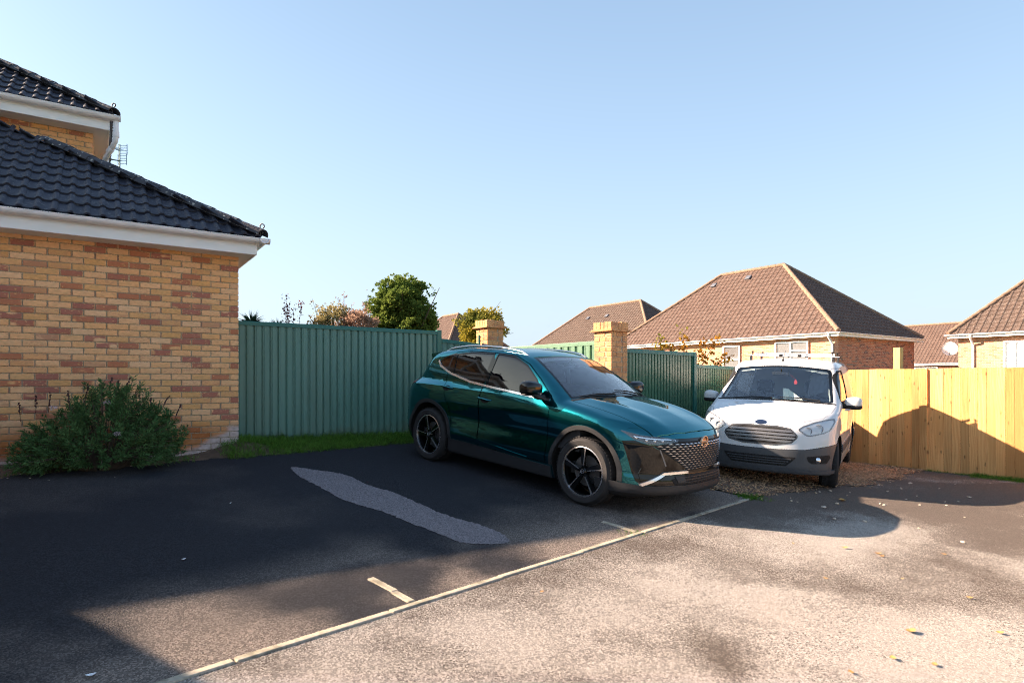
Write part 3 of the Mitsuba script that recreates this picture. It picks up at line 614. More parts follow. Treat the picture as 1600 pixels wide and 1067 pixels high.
far_house('brown-roofed brick house behind the white van with a dark hipped end', (14.95, 28.0), HZ, -1.0, 15.0, 8.68, 4.32, 5.37, 9.56, 'm_tile_brown', 'm_far_buff', 'm_far_red', group=None, down=.42,
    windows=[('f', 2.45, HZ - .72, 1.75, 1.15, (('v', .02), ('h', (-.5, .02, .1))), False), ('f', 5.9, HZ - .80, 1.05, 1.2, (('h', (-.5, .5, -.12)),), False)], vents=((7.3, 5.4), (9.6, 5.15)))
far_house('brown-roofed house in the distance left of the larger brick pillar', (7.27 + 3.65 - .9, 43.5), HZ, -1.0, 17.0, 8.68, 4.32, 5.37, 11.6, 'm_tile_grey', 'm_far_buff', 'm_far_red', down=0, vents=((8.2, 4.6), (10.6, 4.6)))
far_house('nearest brown-tiled house cut off by the right edge of the photo', (21.4, 30.0), HZ, -1.0, 11, 14, 6.0, 5, 5.1, 'm_tile_grey', 'm_far_buff', 'm_far_buff', D=-D3, S=S3, down=.95,
    windows=[('f', 3.1, HZ - .95, 1.9, 1.4, (('v', -.28),), True)])

# ---------------------------------------------------------------- vehicles: bodies from smooth implicit surfaces, cut into panels
def smax(a, b, k):
    h = np.clip(.5 + .5 * (a - b) / k, 0, 1); return b + (a - b) * h + k * h * (1 - h)
GRIDS = {}
def surface_net(base, off, lo, hi, cell):
    n = [int(math.ceil((hi[i] - lo[i]) / cell)) + 1 for i in range(3)]
    ax = [lo[i] + cell * np.arange(n[i]) for i in range(3)]
    key = id(base); base_ = base
    if key not in GRIDS: G = np.stack(np.meshgrid(*ax, indexing='ij'), -1); GRIDS[key] = base(G.reshape(-1, 3)).reshape(n)
    v = GRIDS[key] - off; fn = lambda p: base_(p) - off
    ins = v < 0; c = sum(ins[i:n[0] - 1 + i, j:n[1] - 1 + j, k:n[2] - 1 + k].astype(int) for i in (0, 1) for j in (0, 1) for k in (0, 1))
    act = (c > 0) & (c < 8); idx = -np.ones(act.shape, int); idx[act] = np.arange(act.sum()); I = np.argwhere(act)
    acc = np.zeros((len(I), 3)); cnt = np.zeros(len(I))
    cs = [(i, j, k) for i in (0, 1) for j in (0, 1) for k in (0, 1)]
    for a in cs:
        for d in range(3):
            if a[d]: continue
            b = list(a); b[d] = 1
            va, vb = v[I[:, 0] + a[0], I[:, 1] + a[1], I[:, 2] + a[2]], v[I[:, 0] + b[0], I[:, 1] + b[1], I[:, 2] + b[2]]
            m = (va < 0) != (vb < 0); t = np.where(m, va / np.where(m, va - vb, 1), 0)
            p = np.array(a, float)[None].repeat(len(I), 0); p[:, d] += t; acc[m] += p[m]; cnt[m] += 1
    V = np.array(lo) + cell * (I + acc / cnt[:, None]); F = []
    for d in range(3):
        e = [(d + 1) % 3, (d + 2) % 3]; sl = [slice(1, n[i] - 1) for i in range(3)]; sl[d] = slice(0, n[d] - 1); sl2 = list(sl); sl2[d] = slice(1, n[d])
        A, B = ins[tuple(sl)], ins[tuple(sl2)]; ch = np.argwhere(A != B); base = ch + np.array([0 if i == d else 1 for i in range(3)])
        q = []
        for o in ((0, 0), (1, 0), (1, 1), (0, 1)):
            c_ = base.copy(); c_[:, e[0]] -= o[0]; c_[:, e[1]] -= o[1]; q.append(idx[c_[:, 0], c_[:, 1], c_[:, 2]])
        q = np.stack(q, 1); fl = ~A[tuple(ch.T)]; q[fl] = q[fl][:, ::-1]; F.append(q)
    F = np.vstack(F)
    for _ in range(2):
        f = fn(V); g = grad(fn, V); V = V - g * np.clip(f / np.maximum((g * g).sum(1), 1e-6), -.02, .02)[:, None]
    F = np.vstack([F[:, [0, 1, 2]], F[:, [0, 2, 3]]])
    m = TM(V, F)
    if m.volume < 0: m.invert()
    return m
def grad(fn, V, e=2e-3):
    return np.stack([(fn(V + d) - fn(V - d)) / (2 * e) for d in np.eye(3) * e], 1)
def mani(m): return m3.Manifold(m3.Mesh(np.ascontiguousarray(m.vertices, np.float32), np.ascontiguousarray(m.faces, np.uint32)))
def prism(poly, axis, a, b):
    """2D polygon extruded along an axis from a to b: 'y' takes (x, z), 'x' takes (y, z), 'z' takes (x, y)"""
    p = np.array(poly, float)
    if axis == 'y': p = p * [1, 1]
    A = Polygon(p); p = np.array(A.exterior.coords)[:-1]
    if not A.exterior.is_ccw: p = p[::-1]
    cs = m3.CrossSection([p]); m = cs.extrude(b - a).to_mesh(); v, f = np.array(m.vert_properties[:, :3]), np.array(m.tri_verts)
    z = v[:, 2] + a
    if axis == 'y': v = np.stack([v[:, 0], z, v[:, 1]], 1)
    elif axis == 'x': v = np.stack([z, v[:, 0], v[:, 1]], 1)
    else: v = np.stack([v[:, 0], v[:, 1], z], 1)
    t = TM(v, f)
    if t.volume < 0: t.invert()
    return mani(t)
def strip(line, w, axis, a, b, join=2):
    g = LineString(line).buffer(w / 2, cap_style='flat', join_style='mitre'); return prism(np.array(g.exterior.coords)[:-1], axis, a, b)
def rounded(poly, r, n=4):
    return np.array(Polygon(poly).buffer(-r).buffer(r, quad_segs=n).exterior.coords)[:-1]
def grow(poly, d): return np.array(Polygon(poly).buffer(d, join_style='mitre').exterior.coords)[:-1]
def field_ply(man, fn, bsdf, place, cosmin=.80, sheet_only=False):
    """a Manifold as a shape whose normals come from the smooth field where its faces lie on it"""
    m = man.to_mesh(); v, f = np.array(m.vert_properties[:, :3], float), np.array(m.tri_verts)
    if not len(f): return None
    fnorm = np.cross(v[f[:, 1]] - v[f[:, 0]], v[f[:, 2]] - v[f[:, 0]]); A = np.linalg.norm(fnorm, axis=1); ok = A > 1e-12; f, fnorm = f[ok], fnorm[ok] / A[ok][:, None]
    g = grad(fn, v); g /= np.linalg.norm(g, axis=1, keepdims=True) + 1e-12
    V = v[f].reshape(-1, 3); N = g[f].reshape(-1, 3); FN_ = np.repeat(fnorm, 3, 0)
    bad = ((N * FN_).sum(1).reshape(-1, 3).min(1) < cosmin); bad3 = np.repeat(bad, 3); N[bad3] = FN_[bad3]
    if sheet_only:
        keep = np.repeat(~bad, 3); V, N = V[keep], N[keep]
    F = np.arange(len(V)).reshape(-1, 3)
    V = V @ place[:3, :3].T + place[:3, 3]; N = N @ place[:3, :3].T
    return {'type': 'ply', 'filename': meshkit.write_ply((V, F), False, normals=N), 'face_normals': False, 'bsdf': {'type': 'ref', 'id': bsdf}}
def lathe(prof, n=48):
    """(r, y) profile revolved about the y axis"""
    p = np.array(prof, float); a = np.arange(n) * 2 * np.pi / n
    V = np.stack([p[:, 0][:, None] * np.cos(a), np.repeat(p[:, 1][:, None], n, 1), p[:, 0][:, None] * np.sin(a)], -1).reshape(-1, 3); F = []
    k = len(p); i, j = np.meshgrid(np.arange(k - 1), np.arange(n), indexing='ij'); b = (i * n + j).ravel(); c = (i * n + (j + 1) % n).ravel()
    F = np.vstack([np.stack([b, b + n, c + n], 1), np.stack([b, c + n, c], 1)]); return TM(V, F)
def I1(xs, ys): return PchipInterpolator(np.array(xs, float), np.array(ys, float), extrapolate=True)
def clampI(xs, ys):
    p = PchipInterpolator(np.array(xs, float), np.array(ys, float)); a, b = xs[0], xs[-1]
    return lambda x: p(np.clip(x, a, b))
def placement(o, yaw, pitch, roll=0):
    f = np.array([math.cos(yaw), math.sin(yaw), 0]); l = np.array([-f[1], f[0], 0]); z = np.array([0, 0, 1.])
    c, s = math.cos(pitch), math.sin(pitch); f, z = f * c - z * s, f * s + z * c
    c, s = math.cos(roll), math.sin(roll); l, z = l * c + z * s, z * c - l * s
    M = np.eye(4); M[:3, 0], M[:3, 1], M[:3, 2], M[:3, 3] = f, l, z, o; return M
class Body:
    def __init__(self, fn, lo, hi, cell):
        self.fn = fn; self.lo, self.hi, self.cell = lo, hi, cell; self.cache = {}
    def solid(self, off):
        if off not in self.cache: self.cache[off] = mani(surface_net(self.fn, off, self.lo, self.hi, self.cell))
        return self.cache[off]
    def shell(self, a, b):
        if a > -.021: a = -.022 if b > -.004 else -.012
        b = min((-.0045, .002, .004, .006, .010, .014, .020, .0235, .027), key=lambda t: abs(t - b)) if b > -.01 else b
        if (a, b) not in self.cache: self.cache[a, b] = self.solid(b) - self.solid(a)
        return self.cache[a, b]
    def pt(self, axis, u, v, sgn, lo=0.0, hi=3.0):
        """point of the surface along an axis"""
        u, v = np.atleast_1d(u).astype(float), np.atleast_1d(v).astype(float); a, b = np.full(len(u), lo), np.full(len(u), hi)
        mk = lambda t: {'y': np.stack([u, sgn * t, v], 1), 'x': np.stack([sgn * t, u, v], 1), 'z': np.stack([u, v, sgn * t], 1)}[axis]
        for _ in range(40):
            m = (a + b) / 2; ins = self.fn(mk(m)) < 0; a, b = np.where(ins, m, a), np.where(ins, b, m)
        return mk((a + b) / 2)

def flake(name, c, rough=.32, metal=.55):
    lac = {'type': 'plastic', 'int_ior': 1.62, 'diffuse_reflectance': {'type': 'rgb', 'value': list(c)}, 'nonlinear': True}
    scene[name] = {'type': 'twosided', 'bsdf': {'type': 'blendbsdf', 'weight': .055, 'a': lac, 'b': prin(base_color=metal, metallic=1.0, roughness=rough)}}; return name
flake('m_teal', (.0006, .009, .014), .31, (.003, .34, .42))
def gloss(name, c, ior=1.5):
    scene[name] = {'type': 'twosided', 'bsdf': {'type': 'plastic', 'int_ior': ior, 'diffuse_reflectance': {'type': 'rgb', 'value': list(c)}, 'nonlinear': True}}
gloss('m_van_white', (.80, .81, .82))
gloss('m_black_gloss', (.006, .007, .008))
P('m_clad', base_color=(.022, .024, .028), roughness=.5, specular=.4)
P('m_van_clad', base_color=(.060, .066, .075), roughness=.48, specular=.4)
P('m_gap', base_color=(.006, .006, .007), roughness=.8)
P('m_tyre', base_color=proc(lambda p, n, uv: mi.Color3f(.022, .022, .024) * (.7 + .9 * fbm(p.x * 14, p.y * 14, p.z * 14))), roughness=.75, specular=.3)
P('m_chrome', base_color=(.86, .86, .88), metallic=1.0, roughness=.22)
P('m_alloy', base_color=(.62, .62, .65), metallic=.9, roughness=.25)
P('m_rail', base_color=(.70, .70, .72), metallic=1.0, roughness=.30)
P('m_sunlit_emblem', base_color=(.75, .52, .36), metallic=1.0, roughness=.12)  # copper tint stands in for warm sun reflected by the emblem
P('m_seat', base_color=(.022, .023, .026), roughness=.85)
P('m_dash', base_color=(.03, .032, .036), roughness=.6)
P('m_cabin', base_color=(.30, .31, .32), roughness=.85)
P('m_cabin_dark', base_color=(.045, .047, .05), roughness=.85)
P('m_paper', base_color=(.80, .84, .76), roughness=.9)
P('m_red', base_color=(.55, .05, .06), roughness=.5)
P('m_blue_badge', base_color=(.008, .018, .05), roughness=.2, clearcoat=1.0)
P('m_amber', base_color=(.60, .22, .04), roughness=.2, clearcoat=1.0)
P('m_tail', base_color=(.25, .01, .015), roughness=.15, clearcoat=1.0)
P('m_lamp_dark', base_color=(.05, .05, .055), roughness=.25, specular=.6)
P('m_lamp_silver', base_color=(.75, .77, .80), metallic=1.0, roughness=.12)
P('m_brake', base_color=(.16, .16, .165), metallic=.8, roughness=.45)
scene['m_glass'] = {'type': 'thindielectric', 'int_ior': 1.55, 'specular_transmittance': {'type': 'rgb', 'value': [.62, .72, .72]}}
scene['m_glass_screen'] = {'type': 'thindielectric', 'int_ior': 1.85, 'specular_transmittance': {'type': 'rgb', 'value': [.50, .62, .66]}}
scene['m_glass_van'] = {'type': 'thindielectric', 'int_ior': 1.8, 'specular_transmittance': {'type': 'rgb', 'value': [.84, .92, .93]}}
P('m_slat', base_color=(.20, .20, .205), metallic=.6, roughness=.35)
P('m_lamp_grey', base_color=(.16, .17, .19), metallic=.4, roughness=.3)
P('m_amber_pale', base_color=(.72, .52, .40), roughness=.15, clearcoat=1.0)
P('m_cabin_pale', base_color=(.50, .53, .50), roughness=.8)
P('m_cloth', base_color=(.42, .55, .50), roughness=.95)
scene['m_lens'] = {'type': 'thindielectric', 'int_ior': 1.5, 'specular_transmittance': {'type': 'rgb', 'value': [.93, .94, .95]}}
gloss('m_glass_dark', (.006, .005, .008), 1.7)
scene['m_glass_tint'] = {'type': 'plastic', 'int_ior': 1.6, 'diffuse_reflectance': {'type': 'rgb', 'value': [.010, .011, .012]}}

def vehicle_parts(veh, B, place):
    def part(name, man, bsdf, parent=None, sheet=False, **t):
        d = field_ply(man, B.fn, bsdf, place, sheet_only=sheet)
        return put_raw(name, d, parent or veh, **t) if d else None
    def mesh(name, m, bsdf, parent=None, smooth=False, **t):
        return put(name, xf(m, place), bsdf, parent or veh, smooth=smooth, **t)
    return part, mesh
def wheel(mesh, cx, cy, r, w, rim, side, kind, cz=None, steer=0.0, twist=0.0):
    """one wheel: tyre, rim, spokes; side -1 is the right of the vehicle"""
    cz = r if cz is None else cz
    c, s = math.cos(steer), math.sin(steer); R = np.eye(4); R[:2, :2] = [[c, -s], [s, c]]; R[:3, 3] = [cx, cy, cz]
    o = side
    def at(m): return xf(m, R)
    h = w / 2
    tp = [(rim - .004, -h + .02), (rim + .012, -h), (r - .035, -h - .004), (r - .010, -h + .018), (r, -h + .05), (r, -.052), (r - .009, -.05), (r - .009, -.042), (r, -.04), (r, -.006), (r - .009, -.004), (r - .009, .004), (r, .006), (r, .04), (r - .009, .042), (r - .009, .05), (r, .052), (r, h - .05), (r - .010, h - .018), (r - .035, h + .004), (rim + .012, h), (rim - .004, h - .02)]
    k = mesh('wheel', at(lathe(tp, 72)), 'm_tyre', smooth=35)
    mesh_, Pn = mesh, k
    lug = []
    for i in range(60):                                                 # shoulder tread blocks
        a = 2 * math.pi * i / 60
        for e in (-1, 1):
            b = box(-.011, .011, -.028, .028, -.004, .0035, bev=.003); b.apply_translation([0, e * (h - .045), r + .001]); M = np.eye(4); ca, sa = math.cos(a), math.sin(a); M[0, 0], M[0, 2], M[2, 0], M[2, 2] = ca, sa, -sa, ca; lug.append(xf(b, M))
    mesh('tread', at(cat_(lug)), 'm_tyre', k, kind='stuff')
    yo = o * (h - .012)
    mesh('barrel', at(lathe([(rim - .002, -h + .015), (rim - .02, -h + .03), (rim - .035, 0), (rim - .02, h - .03), (rim - .002, h - .015)], 48)), 'm_black_gloss' if kind == 'alloy' else 'm_clad', k, smooth=True)
    mesh('brake_disc', at(lathe([(.04, o * .0), (.165, o * .0), (.165, o * .02), (.04, o * .02)], 32)), 'm_brake', k, smooth=30)
    if kind == 'alloy':
        mesh('rim', at(lathe([(rim + .004, yo - o * .006), (rim + .004, yo + o * .004), (rim - .008, yo + o * .007), (rim - .011, yo - o * .004)], 72)), 'm_alloy', k, smooth=35)
        for i in range(5):
            a = twist + 2 * math.pi * i / 5; ca, sa = math.cos(a), math.sin(a); M = np.eye(4); M[0, 0], M[0, 2], M[2, 0], M[2, 2] = ca, sa, -sa, ca
            # wide black spoke with a bright machined blade along one edge
            sp = extrude([(-.018, .02), (-.040, .10), (-.062, rim - .012), (.005, rim - .008), (.012, .10), (.018, .02)], .024)
            v = sp.vertices.copy(); y = v[:, 1]; sp = TM(np.stack([v[:, 0], o * (v[:, 2] + h - .050 + .022 * (1 - np.clip(y / rim, 0, 1)) * -.3), y], 1), sp.faces); sp.fix_normals()
            sk = mesh('spoke', at(xf(sp, M)), 'm_black_gloss', k)
            bl = extrude([(-.003, .060), (.004, .060), (.010, rim - .05), (.020, rim - .006), (-.002, rim - .006), (.000, rim - .06)], .008)
            v = bl.vertices.copy(); bl = TM(np.stack([v[:, 0], o * (v[:, 2] + h - .026), v[:, 1]], 1), bl.faces); bl.fix_normals()
            mesh('blade', at(xf(bl, M)), 'm_alloy', k)
        mesh('hub_cap', at(lathe([(.001, yo - o * .004), (.030, yo - o * .006), (.036, yo - o * .016), (.05, yo - o * .03), (.055, yo - o * .06)], 28)), 'm_black_gloss', k, smooth=50)
        mesh('hub_badge', at(cat_([lathe([(.018, yo - o * .004), (.020, yo - o * .001), (.023, yo - o * .001), (.024, yo - o * .004)], 24), box(-.024, .024, min(yo - o * .006, yo), max(yo - o * .006, yo), -.003, .003)])), 'm_alloy', k)
    else:
        pts = [(.001, yo + o * .004), (.05, yo + o * .004), (.07, yo - o * .02), (rim - .05, yo - o * .035), (rim - .02, yo - o * .006), (rim + .003, yo - o * .002)]
        mesh('hub_cap', at(lathe(pts, 48)), 'm_alloy', k, smooth=50)
    return k
def mirror_shape(c, sx, sy, sz, taper=.75):
    m = trimesh.creation.icosphere(3); v = m.vertices.copy(); v = np.sign(v) * np.abs(v) ** .72
    v = v * [sx, sy, sz]; v[:, 2] *= 1 - (1 - taper) * np.clip(-v[:, 1] / sy * .5 + .5, 0, 1); return TM(v + c, m.faces)
def seat(x, y, z, w=.50, back=.62):
    s = []
    def rb(x0, x1, y0, y1, z0, z1, r=.05):
        return m3.Manifold.batch_hull([m3.Manifold.sphere(r, 10).translate((a, b, c)) for a in (x0 + r, x1 - r) for b in (y0 + r, y1 - r) for c in (z0 + r, z1 - r)])
    def tm(m): k = m.to_mesh(); return TM(k.vert_properties[:, :3], k.tri_verts)
    cush = tm(rb(-.02, .50, -w / 2, w / 2, 0, .16)); bk = tm(rb(-.14, .02, -w / 2, w / 2, .06, back, .05)); hd = tm(rb(-.10, .0, -.13, .13, back + .05, back + .25, .045))
    a = math.radians(-16); R = np.eye(4); R[0, 0] = R[2, 2] = math.cos(a); R[0, 2], R[2, 0] = math.sin(a), -math.sin(a)
    posts = cat_([tube([[-.05, e * .06, back - .02], [-.05, e * .06, back + .08]], .008, 6) for e in (-1, 1)])
    return [xf(t, frame([x, y, z], [1, 0, 0], [0, 1, 0]) @ (R if i else np.eye(4))) for i, t in enumerate((cush, bk, hd, posts))]

# ---- the green crossover
CAR = placement([*us(-5.40, 5.98), .0865 * 5.40], -math.pi / 4, math.atan(.0865))
WF, WR, CY, TR = 1.3325, -1.3325, .79, .3595
def car_fn():
    zc = clampI([-2.4, -2.22, -2.05, -1.95, -1.82, -1.72, -1.58, -1.24, -.8, -.3, .05, .30, .55, .80, 1.02, 1.12, 1.20, 1.45, 1.7, 1.9, 2.04, 2.13, 2.20, 2.4],
                [.97, 1.00, 1.02, 1.075, 1.245, 1.39, 1.495, 1.560, 1.598, 1.603, 1.585, 1.535, 1.43, 1.305, 1.180, 1.128, 1.115, 1.088, 1.043, .985, .925, .870, .80, .5])
    wl = clampI([-2.4, -2.1, -1.9, -1.6, -1.2, -.4, .6, 1.2, 1.6, 2.0, 2.4], [.80, .85, .885, .906, .916, .910, .910, .916, .908, .88, .86])
    vz = clampI([.10, .22, .34, .44, .52, .66, .78, .88, .95, 1.02, 1.08], [.845, .868, .885, .908, .904, .890, .905, .917, .912, .893, .868])
    gtop = clampI([-2.1, -1.6, -1.1, -.3, .4, 1.0], [.56, .60, .635, .65, .63, .60])      # half width of the roof edge at z 1.56
    gbelt = clampI([-2.2, -1.8, -1.4, -1.0, -.5, .4, .9, 1.2], [.66, .74, .80, .84, .862, .868, .862, .85])
    xfz = clampI([.1, .20, .28, .36, .46, .60, .72, .80, .86, .92, 1.1], [2.10, 2.19, 2.245, 2.245, 2.225, 2.225, 2.225, 2.205, 2.165, 2.10, 2.0])
    xrz = clampI([.1, .25, .4, .6, .80, .92, 1.0, 1.10, 1.3, 1.6], [-2.0, -2.10, -2.17, -2.19, -2.185, -2.16, -2.11, -1.97, -1.82, -1.60])
    sweep_ = clampI([-2.2, -1.2, .0, 1.2, 2.2], [.0, .0, .16, .20, .16]); crown = clampI([-2.2, -1.5, 0, 1.0, 1.5, 2.1], [.05, .055, .055, .05, .062, .05])
    zbot = clampI([-2.2, -1.9, -1.6, 1.7, 2.0, 2.3], [.36, .27, .20, .185, .20, .235])
    def fn(p):
        x, y, z = p[:, 0], np.abs(p[:, 1]), p[:, 2]
        zt = zc(x + sweep_(x) * y * y) - crown(x) * (y / .75) ** 2
        hood = np.clip((x - 1.0) / .3, 0, 1) * np.clip((2.15 - x) / .3, 0, 1)
        zt = zt + hood * (.016 * np.exp(-((y - .50 - .06 * (1.6 - x)) / .09) ** 2) - .010 * np.exp(-((y - .2) / .2) ** 2))
        wlow = wl(x) * vz(z) / .917
        # fuller flanks over the wheels
        for cx in (WF, WR): wlow = wlow + .012 * np.exp(-((x - cx) / .40) ** 2) * np.clip((z - .45) / .3, 0, 1) * np.clip((1.0 - z) / .2, 0, 1)
        t = np.clip((z - 1.06) / .50, 0, 1.3); wg = gbelt(x) + (gtop(x) - gbelt(x)) * (t * .82 + .18 * t * t)
        w = np.where(z < 1.04, wlow, np.where(z > 1.10, wg, wlow + (wg - wlow) * (z - 1.04) / .06))
        f = smax(y - w, z - zt, .075)
        ff = (x - xfz(z) + .50 * (y / .90) ** 4 + .035 * (y / .5) ** 2 * (y < .5) + .035 * (y >= .5)) * .9
        f = smax(f, ff, .05)
        f = smax(f, (xrz(z) - x + .33 * (y / .88) ** 4) * .85, .07)
        f = smax(f, zbot(x) - z, .05)
        return f
    return fn
CB = Body(car_fn(), [-2.36, -1.02, .08], [2.40, 1.02, 1.74], .028)
car = thing('parked_car', 'dark teal five-door crossover car parked in the shade against the green fence', 'car', None)
part, pmesh = vehicle_parts(car, CB, CAR)
def both(f):
    for s in (-1, 1): f(s)
S0, SI, SO = CB.solid(0.0), CB.solid(-.022), CB.solid(.004)
def yr(s, a=.25, b=1.3): return (a, b) if s > 0 else (-b, -a)
def cyl(x, z, r, y0, y1, n=48):
    a = np.arange(n) * 2 * np.pi / n; return prism(np.stack([x + r * np.cos(a), z + r * np.sin(a)], 1), 'y', y0, y1)
arch_r = .432
wells = cyl(WF, TR + .01, arch_r, .52, 1.3) + cyl(WF, TR + .01, arch_r, -1.3, -.52) + cyl(WR, TR + .01, arch_r, .52, 1.3) + cyl(WR, TR + .01, arch_r, -1.3, -.52)
under = prism([(-2.5, -1.2), (2.5, -1.2), (2.5, 1.2), (-2.5, 1.2)], 'z', -.2, .30)
# outlines, side view (x, z)
win_f = rounded([(-.29, 1.135), (.62, 1.082), (.66, 1.10), (.50, 1.255), (.27, 1.405), (.02, 1.495), (-.27, 1.515)], .012)
win_r = rounded([(-1.00, 1.225), (-.95, 1.20), (-.60, 1.155), (-.37, 1.138), (-.36, 1.515), (-.80, 1.502), (-1.06, 1.465)], .012)
win_q = rounded([(-1.40, 1.335), (-1.33, 1.305), (-1.05, 1.235), (-1.09, 1.462), (-1.22, 1.425)], .012)
mir_tri = [(.66, 1.078), (.84, 1.068), (.69, 1.10)]
door_f = [(-.335, .36), (-.335, 1.10), (-.335, 1.53), (.03, 1.515), (.30, 1.425), (.56, 1.27), (.80, 1.10), (.83, .99), (.80, .36)]
door_r = [(-.345, .36), (-.345, 1.53), (-.84, 1.525), (-1.10, 1.49), (-1.16, 1.33), (-1.12, 1.15), (-1.02, .95), (-.93, .80), (-.88, .62), (-.86, .36)]
wscreen_xy = [(1.22, -.70), (1.22, .70), (.90, .72), (.35, .605), (.24, .585), (.24, -.585), (.35, -.605), (.90, -.72)]
# the windscreen in plan (x, y): base edge bows forward
def ws_poly(g=0.0):
    yb = np.linspace(-.735 - g, .735 + g, 15); yt = np.linspace(.575 + g, -.575 - g, 13)
    base = np.stack([1.105 + g - .20 * yb ** 2, yb], 1); top = np.stack([.285 - g - .17 * yt ** 2, yt], 1); return np.vstack([base, top])
hood_pl = [(1.02, -.76), (1.10, -.755), (1.45, -.735), (1.85, -.71), (2.03, -.66), (2.09, -.5), (2.135, -.25), (2.145, 0), (2.135, .25), (2.09, .5), (2.03, .66), (1.85, .71), (1.45, .735), (1.10, .755), (1.02, .76)]
yb = np.linspace(.76, -.76, 15); hood_poly = np.vstack([hood_pl, np.stack([1.145 - .20 * yb ** 2, yb], 1)[1:-1]])
ZT = (.98, 2.0)
cuts = m3.Manifold()
for s in (-1, 1):
    for w_ in (win_f, win_r, win_q): cuts += prism(w_, 'y', *yr(s))
wsc = prism(ws_poly(), 'z', 1.0, 2.0)
shell = S0 - SI
solidbody = shell - wells
glass_zone = m3.Manifold()
body = solidbody - cuts - wsc
# doors, bonnet cut out with gaps
def cut_panel(poly, axis, rng_, name, mat, extra=None):
    global body
    inner = prism(grow(poly, -.0042), axis, *rng_); outer = prism(grow(poly, .0042), axis, *rng_)
    pan = body ^ inner; body = body - outer
    return part(name, pan, mat)
doors = {}
for s in (-1, 1):
    doors[s, 'f'] = cut_panel(door_f, 'y', yr(s), 'door', 'm_teal'); doors[s, 'r'] = cut_panel(door_r, 'y', yr(s), 'door', 'm_teal')
cut_panel(hood_poly, 'z', (.74, 1.6), 'bonnet', 'm_teal')
# front fascia: everything ahead of the wings becomes the bumper
fas_poly = [(2.4, -1.0), (2.4, 1.0), (1.80, 1.0), (1.74, .86), (1.90, .70), (1.90, -.70), (1.74, -.86), (1.80, -1.0)]
bump_man = body ^ prism(grow(fas_poly, -.002), 'z', .1, .93); body = body - prism(fas_poly, 'z', .1, .93)
part('bumper', bump_man, 'm_teal')
gate_poly = [(-2.6, -1.0), (-2.6, 1.0), (-1.86, 1.0), (-1.86, -1.0)]
body_k = part('body', body, 'm_teal')
# dark backing behind the panel gaps
part('inner_shell', (CB.solid(-.022) - CB.solid(-.034)) - cuts - wsc - wells, 'm_gap')
part('wheel_arch', (CB.solid(-.001) ^ (wells - (cyl(WF, TR + .01, arch_r - .006, .53, 1.3) + cyl(WF, TR + .01, arch_r - .006, -1.3, -.53) + cyl(WR, TR + .01, arch_r - .006, .53, 1.3) + cyl(WR, TR + .01, arch_r - .006, -1.3, -.53)))), 'm_gap')
# glazing
def pane_of(poly, axis, rng_): return CB.solid(-.006) ^ prism(grow(poly, .004), axis, *rng_)
for s in (-1, 1):
    part('pane', pane_of(win_f, 'y', yr(s)), 'm_glass_dark', doors[s, 'f'], sheet=True)
    part('pane', pane_of(win_r, 'y', yr(s)), 'm_glass_dark', doors[s, 'r'], sheet=True)
    part('quarter_window', CB.shell(-.012, -.005) ^ prism(grow(win_q, .004), 'y', *yr(s)), 'm_glass_dark')
part('windscreen', CB.solid(-.006) ^ prism(ws_poly(.004), 'z', 1.04, 2.0), 'm_glass_screen', sheet=True)
part('screen_border', (CB.shell(-.010, -.0045) ^ (prism(ws_poly(.004), 'z', 1.04, 2.0) - prism(ws_poly(-.035), 'z', 1.0, 2.1))), 'm_black_gloss')
